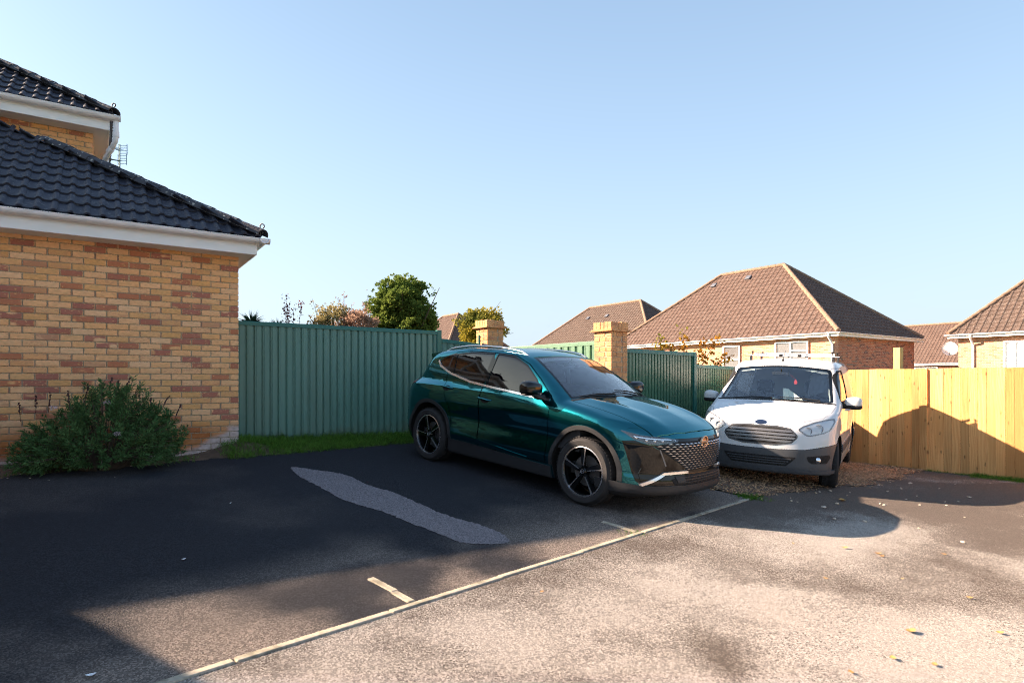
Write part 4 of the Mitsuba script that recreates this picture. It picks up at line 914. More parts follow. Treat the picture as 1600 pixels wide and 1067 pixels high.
# black trim: window surrounds, B pillar
def ring_trim(poly, w, s): return CB.shell(-.010, .0022) ^ (prism(grow(poly, w), 'y', *yr(s)) - prism(grow(poly, -.004), 'y', *yr(s)))
allw = np.array(Polygon(grow(win_f, .02)).union(Polygon(grow(win_r, .02))).union(Polygon(grow(win_q, .03))).buffer(.03, join_style='mitre').buffer(-.035, join_style='mitre').exterior.coords)[:-1]
for s in (-1, 1):
    tr = (CB.shell(-.010, .0022) ^ prism(allw, 'y', *yr(s))) - cuts
    part('window_trim', tr, 'm_black_gloss')
    part('mirror_base', CB.shell(-.01, .003) ^ prism(mir_tri, 'y', *yr(s)), 'm_black_gloss')
    line = [(-1.43, 1.365), (-1.34, 1.293), (-1.05, 1.213), (-.60, 1.140), (-.30, 1.118), (.20, 1.088), (.62, 1.066), (.80, 1.060)]
    part('chrome_strip', CB.shell(-.006, .009) ^ strip(line, .024, 'y', *yr(s)), 'm_chrome')
    # cladding: sill and arch flares
    a = np.linspace(-.06, np.pi + .06, 40)
    for cx in (WF, WR):
        arc = np.vstack([np.stack([cx + .476 * np.cos(a), TR + .012 + .476 * np.sin(a)], 1), np.stack([cx + .428 * np.cos(a[::-1]), TR + .012 + .428 * np.sin(a[::-1])], 1)])
        part('arch_trim', CB.shell(-.03, .012) ^ prism(arc, 'y', *yr(s, .5)), 'm_clad')
    sill = [(-.92, .24), (-.90, .37), (-.6, .375), (.5, .335), (.88, .33), (.90, .20), (-.9, .19)]
    part('sill_trim', CB.shell(-.03, .014) ^ prism(sill, 'y', *yr(s, .5)), 'm_clad')
    blade = [(-.80, .455), (-.62, .475), (.30, .385), (.62, .362), (.30, .352), (-.72, .405)]
    part('door_moulding', CB.shell(-.01, .010) ^ prism(rounded(blade, .006), 'y', *yr(s, .5)), 'm_teal')
    # door handles with a cup
    for hx, hz, dk in ((-.235, .955, 'f'), (-1.00, 1.035, 'r')):
        y = CB.pt('y', [hx], [hz], s)[0][1]
        part('handle_cup', CB.shell(-.01, .0015) ^ prism(np.stack([hx + .075 * np.cos(np.linspace(0, 6.28, 25)[:-1]), hz - .012 + .034 * np.sin(np.linspace(0, 6.28, 25)[:-1])], 1), 'y', *yr(s, .5)), 'm_gap', doors[s, dk])
        pts = [[hx - .12, y - s * .002, hz + .008], [hx - .09, y + s * .022, hz + .008], [hx, y + s * .030, hz + .004], [hx + .09, y + s * .024, hz - .002], [hx + .12, y - s * .002, hz - .004]]
        pmesh('handle', tube(pts, [.010, .013, .014, .013, .010], 8), 'm_teal', doors[s, dk], smooth=True)
    # mirror
    c = np.array([.64, s * 1.02, 1.175]); mm = mirror_shape([0, 0, 0], .10, .135, .092); v = mm.vertices.copy(); v[:, 1] *= s; mm = TM(v + c, mm.faces); mm.fix_normals()
    mk_ = pmesh('mirror', mm, 'm_black_gloss', smooth=True)
    pmesh('mirror_arm', tube([[.70, s * .86, 1.075], [.68, s * .93, 1.075], [.65, s * .98, 1.11]], [.035, .03, .035], 10), 'm_clad', mk_, smooth=True)
    pmesh('mirror_foot', mirror_shape([.64, s * 1.02, 1.108], .075, .115, .022), 'm_clad', mk_, smooth=True)
    # roof rail
    xr_ = np.linspace(.18, -1.45, 14); yy = np.interp(xr_, [-1.5, -.5, .2], [.545, .585, .575]) * s; P_ = CB.pt('z', xr_, yy, 1, 1.0, 2.0)
    lift = .035 * np.sin(np.pi * np.clip((np.arange(14)) / 13, 0, 1)) ** .35; P_[:, 2] += lift - .004; P_[0, 2] -= .008
    pmesh('roof_rail', tube(P_, [.010] + [.016] * 12 + [.010], 8), 'm_rail', smooth=True)
    # head lamp: slim lens with silver inside, and the dark side panel of the bumper
    lampp = rounded([(.852, .858), (.829, .828), (.793, .778), (.70, .734), (.605, .751), (.446, .771), (.412, .788), (.55, .809), (.749, .822)], .004)
    lampp = lampp * [s, 1]
    lk = part('headlight', CB.shell(-.02, .002) ^ prism(lampp, 'x', 1.5, 2.5), 'm_lamp_dark')
    part('lens', (CB.solid(.008) ^ prism(grow(lampp, .004), 'x', 1.5, 2.5)), 'm_lens', lk, sheet=True)
    part('light_guide', CB.shell(-.01, .004) ^ strip(np.array([(.79, .808), (.70, .795), (.55, .793), (.45, .783)]) * [s, 1], .010, 'x', 1.5, 2.5), 'm_lamp_silver', lk)
    for (ly, lz) in ((.775, .795), (.715, .775), (.655, .772), (.59, .775)):
        q_ = CB.pt('x', [s * ly], [lz], 1, 1.0, 2.6)[0]; ic = trimesh.creation.icosphere(2, radius=.016); ic.apply_translation(q_ + [-.008, 0, 0]); pmesh('lamp', ic, 'm_lamp_silver', lk, smooth=True)
    side = rounded(np.array([(.855, .755), (.824, .587), (.784, .365), (.755, .338), (.58, .46), (.29, .468), (.301, .484), (.492, .600), (.679, .720), (.70, .728), (.793, .770)]) * [s, 1], .004)
    part('bumper_panel', CB.shell(-.012, .004) ^ prism(side, 'x', 1.4, 2.5), 'm_black_gloss')
    vent = rounded(np.array([(.815, .70), (.775, .64), (.748, .569), (.763, .449), (.780, .415), (.812, .56)]) * [s, 1], .006)
    part('side_vent', CB.shell(-.012, .0055) ^ prism(vent, 'x', 1.4, 2.5), 'm_gap')
    fin_ = np.array([(.757, .345), (.765, .44), (.748, .50), (.60, .458)]) * [s, 1]
    part('bumper_fin', CB.shell(-.012, .012) ^ prism(rounded(fin_, .004), 'x', 1.4, 2.5), 'm_black_gloss')
    ch = np.array([(.762, .330), (.67, .392), (.58, .452), (.43, .462), (.30, .464)]) * [s, 1]
    part('chrome_lip', CB.shell(-.01, .025) ^ strip(ch, .026, 'x', 1.4, 2.6), 'm_chrome')
    drl = rounded(np.array([(.628, .690), (.617, .690), (.552, .53), (.562, .52)]) * [s, 1], .003)
    part('daylight_strip', CB.shell(-.01, .006) ^ prism(drl, 'x', 1.4, 2.5), 'm_lamp_grey')
    part('nose_wing', CB.shell(-.01, .006) ^ strip(np.array([(.70, .722), (.60, .742), (.44, .774)]) * [s, 1], .010, 'x', 1.4, 2.5), 'm_black_gloss')
    # tail lamp
    tl = [(-1.74, 1.04), (-1.84, 1.075), (-2.2, 1.07), (-2.2, .98), (-1.95, .98)]
    part('tail_lamp', CB.shell(-.015, .006) ^ prism(tl, 'y', *yr(s, .42)), 'm_tail')
    # wheels
    wheel(pmesh, WF, s * CY, TR, .235, .262, s, 'alloy', steer=math.radians(1.5), twist=.05 if s < 0 else .6)
    wheel(pmesh, WR, s * CY, TR, .235, .262, s, 'alloy', twist=-.28 if s < 0 else .2)
# grille
gri = rounded([(-.68, .728), (-.60, .748), (-.44, .780), (.44, .780), (.60, .748), (.68, .728), (.49, .593), (.295, .474), (-.295, .474), (-.49, .593)], .008)
gk = part('grille', CB.shell(-.02, .003) ^ prism(gri, 'x', 1.8, 2.5), 'm_gap')
gp = Polygon(gri).buffer(-.012); wed = []
from shapely.geometry import Point
for r, z in enumerate(np.arange(.490, .772, .0235)):
    for y in np.arange(-.70, .70, .070) + (.035 if r % 2 else 0):
        if not gp.contains(Point(y, z)): continue
        L = np.array([[y - .026, z + .002], [y, z + .0095], [y + .026, z + .002], [y + .021, z - .002], [y, z - .0015], [y - .021, z - .002]])
        b_ = CB.pt('x', L[:, 0], L[:, 1], 1, 1.0, 2.6); t_ = b_ + [.016, 0, 0]; t_[:, 2] -= .004; t_[3:, 0] -= .010; b_[:, 0] -= .01
        n6 = 6; F = [[0, 1, 2], [0, 2, 3], [0, 3, 5], [3, 4, 5]]; F = [[a + 6 for a in f] for f in F] + [[i, (i + 1) % 6, 6 + (i + 1) % 6] for i in range(6)] + [[i, 6 + (i + 1) % 6, 6 + i] for i in range(6)]
        wed.append(TM(np.vstack([b_, t_]), F))
wm = cat_(wed); pmesh('grille_mesh', wm, 'm_rail', gk, kind='stuff', label='rows of small bright lozenges in the grille')
part('nose_trim', CB.shell(-.01, .005) ^ prism(rounded([(-.60, .775), (-.45, .800), (.45, .800), (.60, .775), (.45, .772), (-.45, .772)], .002), 'x', 1.8, 2.5), 'm_black_gloss')
e0 = CB.pt('x', [0.], [.755], 1, 1.0, 2.6)[0]
def emblem(y0, z0, x0, R, mat, mat2):
    a = np.linspace(0, 2 * np.pi, 33)[:-1]; tor = tube([[x0 + .014, y0 + R * math.cos(t), z0 + R * .9 * math.sin(t)] for t in np.linspace(0, 2 * np.pi, 33)], .008, 6, cap=False)
    dsk = lathe([(.001, .008), (R - .004, .008), (R, .0)], 32); v = dsk.vertices; dsk = TM(np.stack([x0 + v[:, 1], y0 + v[:, 0], z0 + v[:, 2] * .9], 1), dsk.faces)
    k = pmesh('emblem', tor, mat, smooth=True, label='round emblem with a bar across it, sun reflection painted in copper')
    pmesh('disc', dsk, mat2, k, smooth=40); pmesh('bar', box(x0 + .006, x0 + .020, y0 - R * 1.08, y0 + R * 1.08, z0 - .011, z0 + .011, bev=.003), mat, k)
emblem(e0[1], e0[2], e0[0], .062, 'm_sunlit_emblem', 'm_sunlit_emblem')
low = rounded([(-.51, .395), (-.30, .440), (.30, .440), (.51, .395), (.476, .340), (-.476, .340)], .008)
ik = part('air_intake', CB.shell(-.015, .014) ^ prism(low, 'x', 1.8, 2.5), 'm_gap')
for zz in (.362, .388, .414): part('slat', CB.shell(-.01, .020) ^ strip([(-.40, zz), (.40, zz)], .007, 'x', 1.8, 2.5), 'm_clad', ik)
part('lower_panel', CB.shell(-.02, .010) ^ prism([(-.74, .33), (.74, .33), (.765, .345), (.59, .450), (.30, .476), (-.30, .476), (-.59, .450), (-.765, .345)], 'x', 1.60, 2.5), 'm_black_gloss')
part('bumper_lip', CB.shell(-.02, .020) ^ prism([(-.95, .235), (.95, .235), (.95, .345), (.76, .322), (.50, .335), (-.50, .335), (-.76, .322), (-.95, .345)], 'x', 1.50, 2.5), 'm_clad')
part('undertray', CB.shell(-.02, .006) ^ prism([(-.95, .12), (.95, .12), (.95, .24), (-.95, .24)], 'x', 1.50, 2.5), 'm_gap')
for s in (-1, 1): part('tow_trim', CB.shell(-.01, .020) ^ prism(np.array([(.47, .425), (.36, .428), (.34, .36), (.44, .36)]) * [s, 1], 'x', 1.8, 2.5), 'm_clad')
# spoiler, wipers, aerial fin, rear lamp strip
P_ = CB.pt('z', np.full(9, -1.62), np.linspace(-.60, .60, 9), 1, 1.0, 2.0)
spo = []
yy = np.linspace(-.63, .63, 17); a_ = CB.pt('z', np.full(17, -1.50), yy * .97, 1, 1.0, 2.0)
tip = np.stack([np.full(17, -1.765) + .07 * (yy / .63) ** 4, yy, 1.495 - .05 * (yy / .63) ** 2], 1)
bot = np.stack([np.full(17, -1.735) + .07 * (yy / .63) ** 4, yy, 1.405 - .05 * (yy / .63) ** 2], 1); fr0 = a_.copy(); fr0[:, 2] -= .03
R4 = np.stack([a_ + [0, 0, .004], tip, tip - [0, 0, .022], bot, fr0], 1); Vv = R4.reshape(-1, 3); F = []
for i in range(16):
    for j in range(5): a1, b1 = i * 5 + j, i * 5 + (j + 1) % 5; F += [[a1, b1, b1 + 5], [a1, b1 + 5, a1 + 5]]
F += [[0, 1, 2], [0, 2, 3], [0, 3, 4], [80, 82, 81], [80, 83, 82], [80, 84, 83]]
sp_ = TM(Vv, F); sp_.fix_normals(); pmesh('spoiler', sp_, 'm_teal', smooth=35)
for y0, y1, x1 in ((.55, .0, .86), (-.10, -.62, .84)):
    a = CB.pt('z', [1.10 - .2 * y0 ** 2, x1 + .18], [y0, y1], 1, .8, 2.0) + [0, 0, .014]
    pmesh('wiper', tube([a[0] + [.03, 0, -.01], a[0], (a[0] + a[1]) / 2 + [0, 0, .012], a[1]], [.010, .011, .008, .006], 6), 'm_gap', smooth=True)
part('cowl', CB.shell(-.01, .003) ^ prism(np.vstack([np.stack([1.118 - .20 * yb ** 2, yb], 1), np.stack([1.150 - .20 * yb[::-1] ** 2, yb[::-1]], 1)]), 'z', .95, 1.6), 'm_gap')
fin = extrude([(-1.32, 1.545), (-1.10, 1.56), (-1.28, 1.63), (-1.32, 1.63)], .04); v = fin.vertices; fin = TM(np.stack([v[:, 0], v[:, 2] - .02, v[:, 1]], 1), fin.faces); fin.fix_normals(); pmesh('aerial_fin', fin, 'm_black_gloss')
# cabin
part('floor', (CB.solid(-.04) ^ prism([(-2.0, -.8), (1.2, -.8), (1.2, .8), (-2.0, .8)], 'z', .30, .42)), 'm_dash')
part('headlining', (CB.solid(-.030) - CB.solid(-.040)) ^ prism([(-1.9, -.9), (.32, -.9), (.32, .9), (-1.9, .9)], 'z', 1.40, 1.7), 'm_cabin')
part('dashboard', (CB.solid(-.04) ^ prism([(.42, .55), (1.25, .55), (1.25, 1.06), (.95, 1.07), (.62, 1.00), (.50, .82)], 'y', -.9, .9)), 'm_dash')
for y in (-.37, .37):
    ms = seat(-.25, y, .50); k = pmesh('seat', cat_(ms[:2]), 'm_seat', smooth=30); pmesh('headrest', cat_(ms[2:]), 'm_seat', k, smooth=30)
ms = seat(-1.15, 0, .52, 1.25, .60); k = pmesh('seat', cat_(ms[:2]), 'm_seat', smooth=30, label='wide rear bench seat')
for y in (-.42, .42): m_ = seat(-1.15, y, .52, .4, .60); pmesh('headrest', cat_(m_[2:]), 'm_seat', k, smooth=30)
tr_ = lathe([(.17 + .016 * math.cos(a), .016 * math.sin(a)) for a in np.linspace(0, 2 * np.pi, 9)], 32); v = tr_.vertices
sw_ = TM(np.stack([.38 + v[:, 1] * .9 - v[:, 2] * .4, -.37 + v[:, 0], .98 + v[:, 2] * .9 + v[:, 1] * .4], 1), tr_.faces); pmesh('steering_wheel', cat_([sw_, box(.37, .44, -.54, -.20, .955, .985), box(.36, .44, -.43, -.31, .93, 1.01)]), 'm_dash', smooth=30)
pmesh('rear_mirror', cat_([box(.30, .325, -.12, .12, 1.39, 1.45, bev=.01), tube([[.31, 0, 1.45], [.36, 0, 1.50]], .01, 6)]), 'm_gap')

# ---- the white van
VAN = placement([4.3067, 9.7449, .2986], math.radians(-122.49), math.radians(1.35), math.radians(-2.415))
VF, VRX, VT, VY = 1.2445, -1.2445, .312, .762
def van_fn():
    zc = clampI([-2.3, -2.1, -1.95, -1.4, -.6, -.1, .12, .30, .42, .60, .85, 1.06, 1.16, 1.24, 1.45, 1.65, 1.80, 1.92, 2.0, 2.08],
                [1.55, 1.60, 1.68, 1.72, 1.728, 1.715, 1.69, 1.63, 1.56, 1.435, 1.265, 1.135, 1.10, 1.085, 1.045, .995, .945, .885, .82, .65])
    wl = clampI([-2.2, -1.9, -1.0, .8, 1.3, 1.6, 2.1], [.83, .868, .880, .880, .872, .85, .82])
    vz = clampI([.10, .22, .35, .50, .62, .85, .98, 1.06, 1.14], [.83, .862, .878, .882, .880, .876, .872, .862, .842])
    gt = clampI([-2.2, -1.2, .3, 1.0], [.70, .735, .725, .70]); gb = clampI([-2.2, -1.0, .5, 1.0, 1.2], [.82, .85, .850, .835, .82])
    xfz = clampI([.1, .22, .34, .50, .60, .72, .82, .90, .98, 1.1], [1.94, 2.02, 2.045, 2.045, 2.035, 2.015, 1.975, 1.90, 1.78, 1.5])
    xrz = clampI([.1, .25, .4, .9, 1.1, 1.5, 1.75], [-2.02, -2.08, -2.10, -2.10, -2.08, -2.02, -1.94])
    crown = clampI([-2.2, .0, .35, 1.0, 1.2, 2.0], [.05, .055, .075, .02, .035, .05])
    def fn(p):
        x, y, z = p[:, 0], np.abs(p[:, 1]), p[:, 2]
        k = np.clip((x - .0) / .4, 0, 1)
        zt = zc(x + .17 * k * y * y) - crown(x) * (y / .72) ** 2
        hood = np.clip((x - 1.28) / .30, 0, 1) * np.clip((1.90 - x) / .15, 0, 1)
        for c0 in (.22, .50): zt = zt + hood * .006 * np.exp(-((y - c0 - .10 * (1.7 - x)) / .020) ** 2)
        wlow = wl(x) * vz(z) / .882
        for cx in (VF, VRX): wlow = wlow + .010 * np.exp(-((np.hypot(x - cx, z - .31) - .36) / .07) ** 2)
        t = np.clip((z - 1.12) / .52, 0, 1.3); wg = gb(x) + (gt(x) - gb(x)) * (.75 * t + .25 * t * t)
        w = np.where(z < 1.10, wlow, np.where(z > 1.16, wg, wlow + (wg - wlow) * (z - 1.10) / .06))
        f = smax(y - w, z - zt, .09)
        ff = (x - xfz(z) + .40 * (y / .86) ** 4 + .055 * np.minimum(y / .6, 1) ** 2) * .9
        f = smax(f, ff, .06)
        f = smax(f, (xrz(z) - x + .10 * (y / .86) ** 6) * .9, .06)
        return smax(f, .20 + .04 * np.clip((x - 1.6) / .4, 0, 1) - z, .04)
    return fn
VB = Body(van_fn(), [-2.25, -.98, .08], [2.16, .98, 1.86], .030)
van = thing('parked_van', 'white panel van with a roof rack on the bark bed before the timber fence', 'van')
part, pmesh = vehicle_parts(van, VB, VAN)
S0, SI = VB.solid(0.0), VB.solid(-.022)
ar = .385
def vw(d=0, y0=.50): return cyl(VF, VT + .01, ar - d, y0, 1.3) + cyl(VF, VT + .01, ar - d, -1.3, -y0) + cyl(VRX, VT + .01, ar - d, y0, 1.3) + cyl(VRX, VT + .01, ar - d, -1.3, -y0)
wells = vw()
vwin = rounded([(.74, 1.125), (-.20, 1.105), (-.24, 1.12), (-.22, 1.50), (-.15, 1.54), (.22, 1.535), (.34, 1.475), (.76, 1.15)], .015)
vdoor = [(.93, .36), (.90, .95), (.88, 1.08), (.36, 1.515), (.22, 1.585), (-.27, 1.59), (-.30, 1.0), (-.29, .36)]
def vws(g=0.0):
    yb = np.linspace(-.765 - g, .765 + g, 15); yt = np.linspace(.665 + g, -.665 - g, 13)
    return rounded(np.vstack([np.stack([1.075 + g - .17 * yb ** 2, yb], 1), np.stack([.335 - g - .17 * yt ** 2, yt], 1)]), .05)
shell = S0 - SI; cuts = m3.Manifold()
for s in (-1, 1): cuts += prism(vwin, 'y', *yr(s, .4))
wsc = prism(vws(), 'z', 1.05, 2.0)
body = shell - wells - cuts - wsc
def cutp(poly, axis, rng_, name, mat):
    global body
    pan = body ^ prism(grow(poly, -.003), axis, *rng_); body = body - prism(grow(poly, .003), axis, *rng_); return part(name, pan, mat)
vd = {s: cutp(vdoor, 'y', yr(s, .5), 'door', 'm_van_white') for s in (-1, 1)}
for s in (-1,): cutp([(-.36, .36), (-.36, 1.56), (-1.10, 1.57), (-1.12, .75), (-.90, .36)], 'y', yr(s, .5), 'sliding_door', 'm_van_white')
yb = np.linspace(.80, -.80, 15)
vhood = np.vstack([[(1.05, -.80), (1.35, -.775), (1.60, -.70), (1.78, -.52), (1.865, -.28), (1.885, 0), (1.865, .28), (1.78, .52), (1.60, .70), (1.35, .775), (1.05, .80)], np.stack([1.125 - .17 * yb ** 2, yb], 1)[1:-1]])
cutp(vhood, 'z', (.78, 1.6), 'bonnet', 'm_van_white')
# dark lower bumper
bum = [(-1.0, .15), (1.0, .15), (1.0, .62), (.86, .615), (.80, .60), (.55, .555), (.2, .545), (-.2, .545), (-.55, .555), (-.80, .60), (-.86, .615), (-1.0, .62)]
bz = prism(bum, 'x', 1.30, 2.3)
part('bumper', (body ^ bz), 'm_van_clad'); body = body - prism(grow(bum, .002), 'x', 1.298, 2.3)
part('body', body, 'm_van_white')
part('inner_shell', (VB.solid(-.022) - VB.solid(-.034)) - cuts - wsc - wells, 'm_gap')
part('wheel_arch', VB.solid(-.001) ^ (wells - vw(.006, .51)), 'm_gap')
part('windscreen', VB.solid(-.006) ^ prism(vws(.004), 'z', 1.0, 2.0), 'm_glass_van', sheet=True)
part('screen_border', VB.shell(-.010, -.0045) ^ (prism(vws(.004), 'z', 1.0, 2.0) - prism(vws(-.038), 'z', .9, 2.1)), 'm_black_gloss')
part('cowl', VB.shell(-.01, .003) ^ prism(np.vstack([np.stack([1.080 - .17 * yb ** 2, yb], 1), np.stack([1.112 - .17 * yb[::-1] ** 2, yb[::-1]], 1)]), 'z', .9, 1.6), 'm_gap')
hexg = rounded([(-.455, .715), (-.36, .805), (-.20, .828), (.20, .828), (.36, .805), (.455, .715), (.385, .640), (.20, .606), (-.20, .606), (-.385, .640)], .03)
part('grille_surround', VB.shell(-.02, .006) ^ (prism(grow(hexg, .012), 'x', 1.6, 2.3) - prism(grow(hexg, -.006), 'x', 1.6, 2.3)), 'm_van_clad')
gk = part('grille', VB.shell(-.02, .001) ^ prism(hexg, 'x', 1.6, 2.3), 'm_gap')
for i, zz in enumerate((.655, .698, .741, .784)):
    L_ = LineString([(-.6, zz - .008), (0, zz), (.6, zz - .008)]).buffer(.0135).intersection(Polygon(hexg).buffer(-.008))
    part('slat', VB.shell(-.012, .012) ^ prism(np.array(L_.exterior.coords)[:-1], 'x', 1.6, 2.3), 'm_slat', gk)
lowg = rounded([(-.46, .455), (.46, .455), (.34, .335), (-.34, .335)], .012)
ik = part('air_intake', VB.shell(-.02, .003) ^ prism(lowg, 'x', 1.6, 2.3), 'm_gap')
for zz in (.365, .395, .425): part('slat', VB.shell(-.01, .009) ^ strip([(-.33 - (zz - .36), zz), (.33 + (zz - .36), zz)], .010, 'x', 1.6, 2.3), 'm_van_clad', ik)
part('bumper_lip', VB.shell(-.02, .014) ^ prism([(-.95, .235), (.95, .235), (.95, .275), (.6, .285), (-.6, .285), (-.95, .275)], 'x', 1.45, 2.3), 'm_van_clad')
e0 = VB.pt('x', [0.], [.868], 1, 1.0, 2.4)[0]
an = np.linspace(0, 2 * np.pi, 33)[:-1]
part('emblem', VB.shell(-.01, .006) ^ prism(np.stack([.070 * np.cos(an), .872 + .024 * np.sin(an)], 1), 'x', 1.5, 2.3), 'm_blue_badge', label='dark blue oval emblem on the nose')
part('emblem_rim', VB.shell(-.01, .004) ^ prism(np.stack([.076 * np.cos(an), .872 + .029 * np.sin(an)], 1), 'x', 1.5, 2.3), 'm_lamp_silver')
for s in (-1, 1):
    hl = rounded(np.array([(.452, .805), (.50, .845), (.62, .895), (.735, .925), (.82, .935), (.835, .90), (.80, .80), (.74, .765), (.60, .728), (.555, .732)]) * [s, 1], .014)
    lk = part('headlight', VB.shell(-.06, -.030) ^ prism(hl, 'x', 1.2, 2.3), 'm_lamp_grey')
    part('lens', VB.solid(.006) ^ prism(hl, 'x', 1.2, 2.3), 'm_lens', lk, sheet=True)
    part('lamp_rim', VB.shell(-.03, .007) ^ (prism(grow(hl, .004), 'x', 1.2, 2.3) - prism(grow(hl, -.010), 'x', 1.2, 2.3)), 'm_lamp_grey', lk)
    for ly, lz, rr in ((.555, .785, .042), (.670, .815, .046)):
        q_ = VB.pt('x', [s * ly], [lz], 1, .8, 2.4)[0]
        bl = lathe([(.004, -.03), (rr * .55, -.022), (rr * .9, -.004), (rr, .004)], 24); v = bl.vertices; pmesh('reflector', TM(np.stack([q_[0] - .012 + v[:, 1], q_[1] + v[:, 0], q_[2] + v[:, 2]], 1), bl.faces), 'm_lamp_silver', lk, smooth=True)
        bl = lathe([(rr, -.02), (rr + .006, .002), (rr + .010, -.02)], 24); v = bl.vertices; pmesh('bezel', TM(np.stack([q_[0] - .012 + v[:, 1], q_[1] + v[:, 0], q_[2] + v[:, 2]], 1), bl.faces), 'm_lamp_grey', lk, smooth=True)
    part('indicator', VB.shell(-.028, -.004) ^ prism(rounded(np.array([(.755, .80), (.79, .925), (.825, .93), (.835, .90), (.80, .81)]) * [s, 1], .006), 'x', 1.2, 2.3), 'm_amber_pale', lk)
    fg = rounded(np.array([(.56, .465), (.80, .485), (.815, .45), (.78, .375), (.62, .375), (.585, .40)]) * [s, 1], .012)
    fk = part('fog_recess', VB.shell(-.02, .002) ^ prism(fg, 'x', 1.2, 2.3), 'm_gap')
    q_ = VB.pt('x', [s * .675], [.418], 1, .8, 2.4)[0]
    fl_ = lathe([(.002, .012), (.030, .008), (.038, .0), (.044, -.01)], 24); v = fl_.vertices; pmesh('fog_lamp', TM(np.stack([q_[0] + v[:, 1], q_[1] + v[:, 0], q_[2] + v[:, 2]], 1), fl_.faces), 'm_lamp_silver', fk, smooth=True)
    part('pane', VB.solid(-.006) ^ prism(grow(vwin, .004), 'y', *yr(s, .4)), 'm_glass_tint', vd[s], sheet=True)
    part('window_trim', VB.shell(-.010, .002) ^ (prism(grow(vwin, .020), 'y', *yr(s, .4)) - prism(grow(vwin, -.003), 'y', *yr(s, .4))), 'm_gap', vd[s])
    part('side_moulding', VB.shell(-.01, .016) ^ prism(rounded([(.84, .42), (.86, .50), (.80, .53), (-.80, .53), (-.86, .48), (-.85, .42)], .01), 'y', *yr(s, .5)), 'm_van_clad')
    part('rear_moulding', VB.shell(-.01, .016) ^ prism(rounded([(-1.64, .42), (-1.66, .50), (-1.70, .53), (-2.02, .53), (-2.02, .42)], .01), 'y', *yr(s, .5)), 'm_van_clad')
    hz_ = VB.pt('y', [-.17], [.96], s)[0][1]
    pmesh('handle', tube([[-.26, hz_ - s * .002, .965], [-.23, hz_ + s * .028, .965], [-.10, hz_ + s * .030, .96], [-.07, hz_ - s * .002, .96]], .014, 8), 'm_van_white', vd[s], smooth=True)
    mm = mirror_shape([0, 0, 0], .08, .112, .088, .8); v = mm.vertices.copy(); v[:, 1] *= s; mm = TM(v + [.62, s * .985, 1.115], mm.faces); mm.fix_normals(); mk_ = pmesh('mirror', mm, 'm_van_white', smooth=True)
    low_ = mirror_shape([0, 0, 0], .083, .115, .040, .9); v = low_.vertices.copy(); v[:, 1] *= s; low_ = TM(v + [.62, s * .985, 1.055], low_.faces); low_.fix_normals(); pmesh('mirror_foot', low_, 'm_gap', mk_, smooth=True)
    pmesh('mirror_arm', tube([[.66, s * .84, 1.07], [.64, s * .90, 1.06], [.62, s * .94, 1.07]], [.05, .04, .045], 10), 'm_gap', mk_, smooth=True)
    part('tail_lamp', VB.shell(-.02, .006) ^ prism(rounded([(-2.2, .75), (-2.2, 1.22), (-1.99, 1.22), (-2.01, .78)], .02), 'y', *yr(s, .5)), 'm_tail')
    wheel(pmesh, VF, s * VY, VT, .205, .205, s, 'steel', steer=math.radians(7))
    wheel(pmesh, VRX, s * VY, VT, .205, .205, s, 'steel')
# roof rack, aerial, wipers
rk = thing('roof_rack', 'low white roof rack with dark end stops on the roof of the white van', 'roof rack')
def rmesh(name, m, mat, **k): return put(name, xf(m, VAN), mat, rk, **k)
for x in (-.45, -1.35):
    zz = 1.768
    rmesh('crossbar', box(x - .016, x + .016, -.64, .64, zz - .009, zz + .010, bev=.004), 'm_gutter')
    for s in (-1, 1):
        q_ = VB.pt('z', [x], [s * .62], 1, 1.0, 2.2)[0]
        rmesh('foot', box(x - .022, x + .022, s * .62 - .018, s * .62 + .018, q_[2] - .01, zz - .009, bev=.005), 'm_clad')
        rmesh('end_stop', cat_([tube([[x, s * .60, zz + .012], [x, s * .60, zz + .05]], .008, 6), tube([[x, s * .60, zz + .045], [x, s * .60, zz + .072]], .016, 8)]), 'm_gap')
    for c_ in (-.155, .125): rmesh('clamp', box(x - .027, x + .027, c_ - .025, c_ + .025, zz - .018, zz + .022, bev=.004), 'm_gap')
rmesh('roller', tube([[-1.40, -.56, 1.805], [-1.40, .56, 1.805]], .016, 10), 'm_gutter', smooth=True)
rmesh('side_bar', tube([[-.40, -.55, 1.795], [-1.42, -.55, 1.795]], .013, 8), 'm_frame', smooth=True)
q_ = VB.pt('z', [.16], [-.03], 1, 1.0, 2.2)[0]
pmesh('aerial', cat_([tube([q_ - [0, 0, .01], q_ + [-.01, 0, .025]], [.022, .014], 8), tube([q_ + [-.01, 0, .02], q_ + [-.13, .015, .17]], [.006, .003], 6)]), 'm_gap', smooth=40)
for y0, y1, x1 in ((.60, .08, .98), (-.02, -.56, .98)):
    a = VB.pt('z', [1.06 - .17 * y0 ** 2, x1 + .05], [y0, y1], 1, .8, 2.0) + [0, 0, .014]
    pmesh('wiper', tube([a[0] + [.03, 0, -.01], a[0], (a[0] + a[1]) / 2 + [0, 0, .012], a[1]], [.010, .010, .008, .005], 6), 'm_gap', smooth=True)
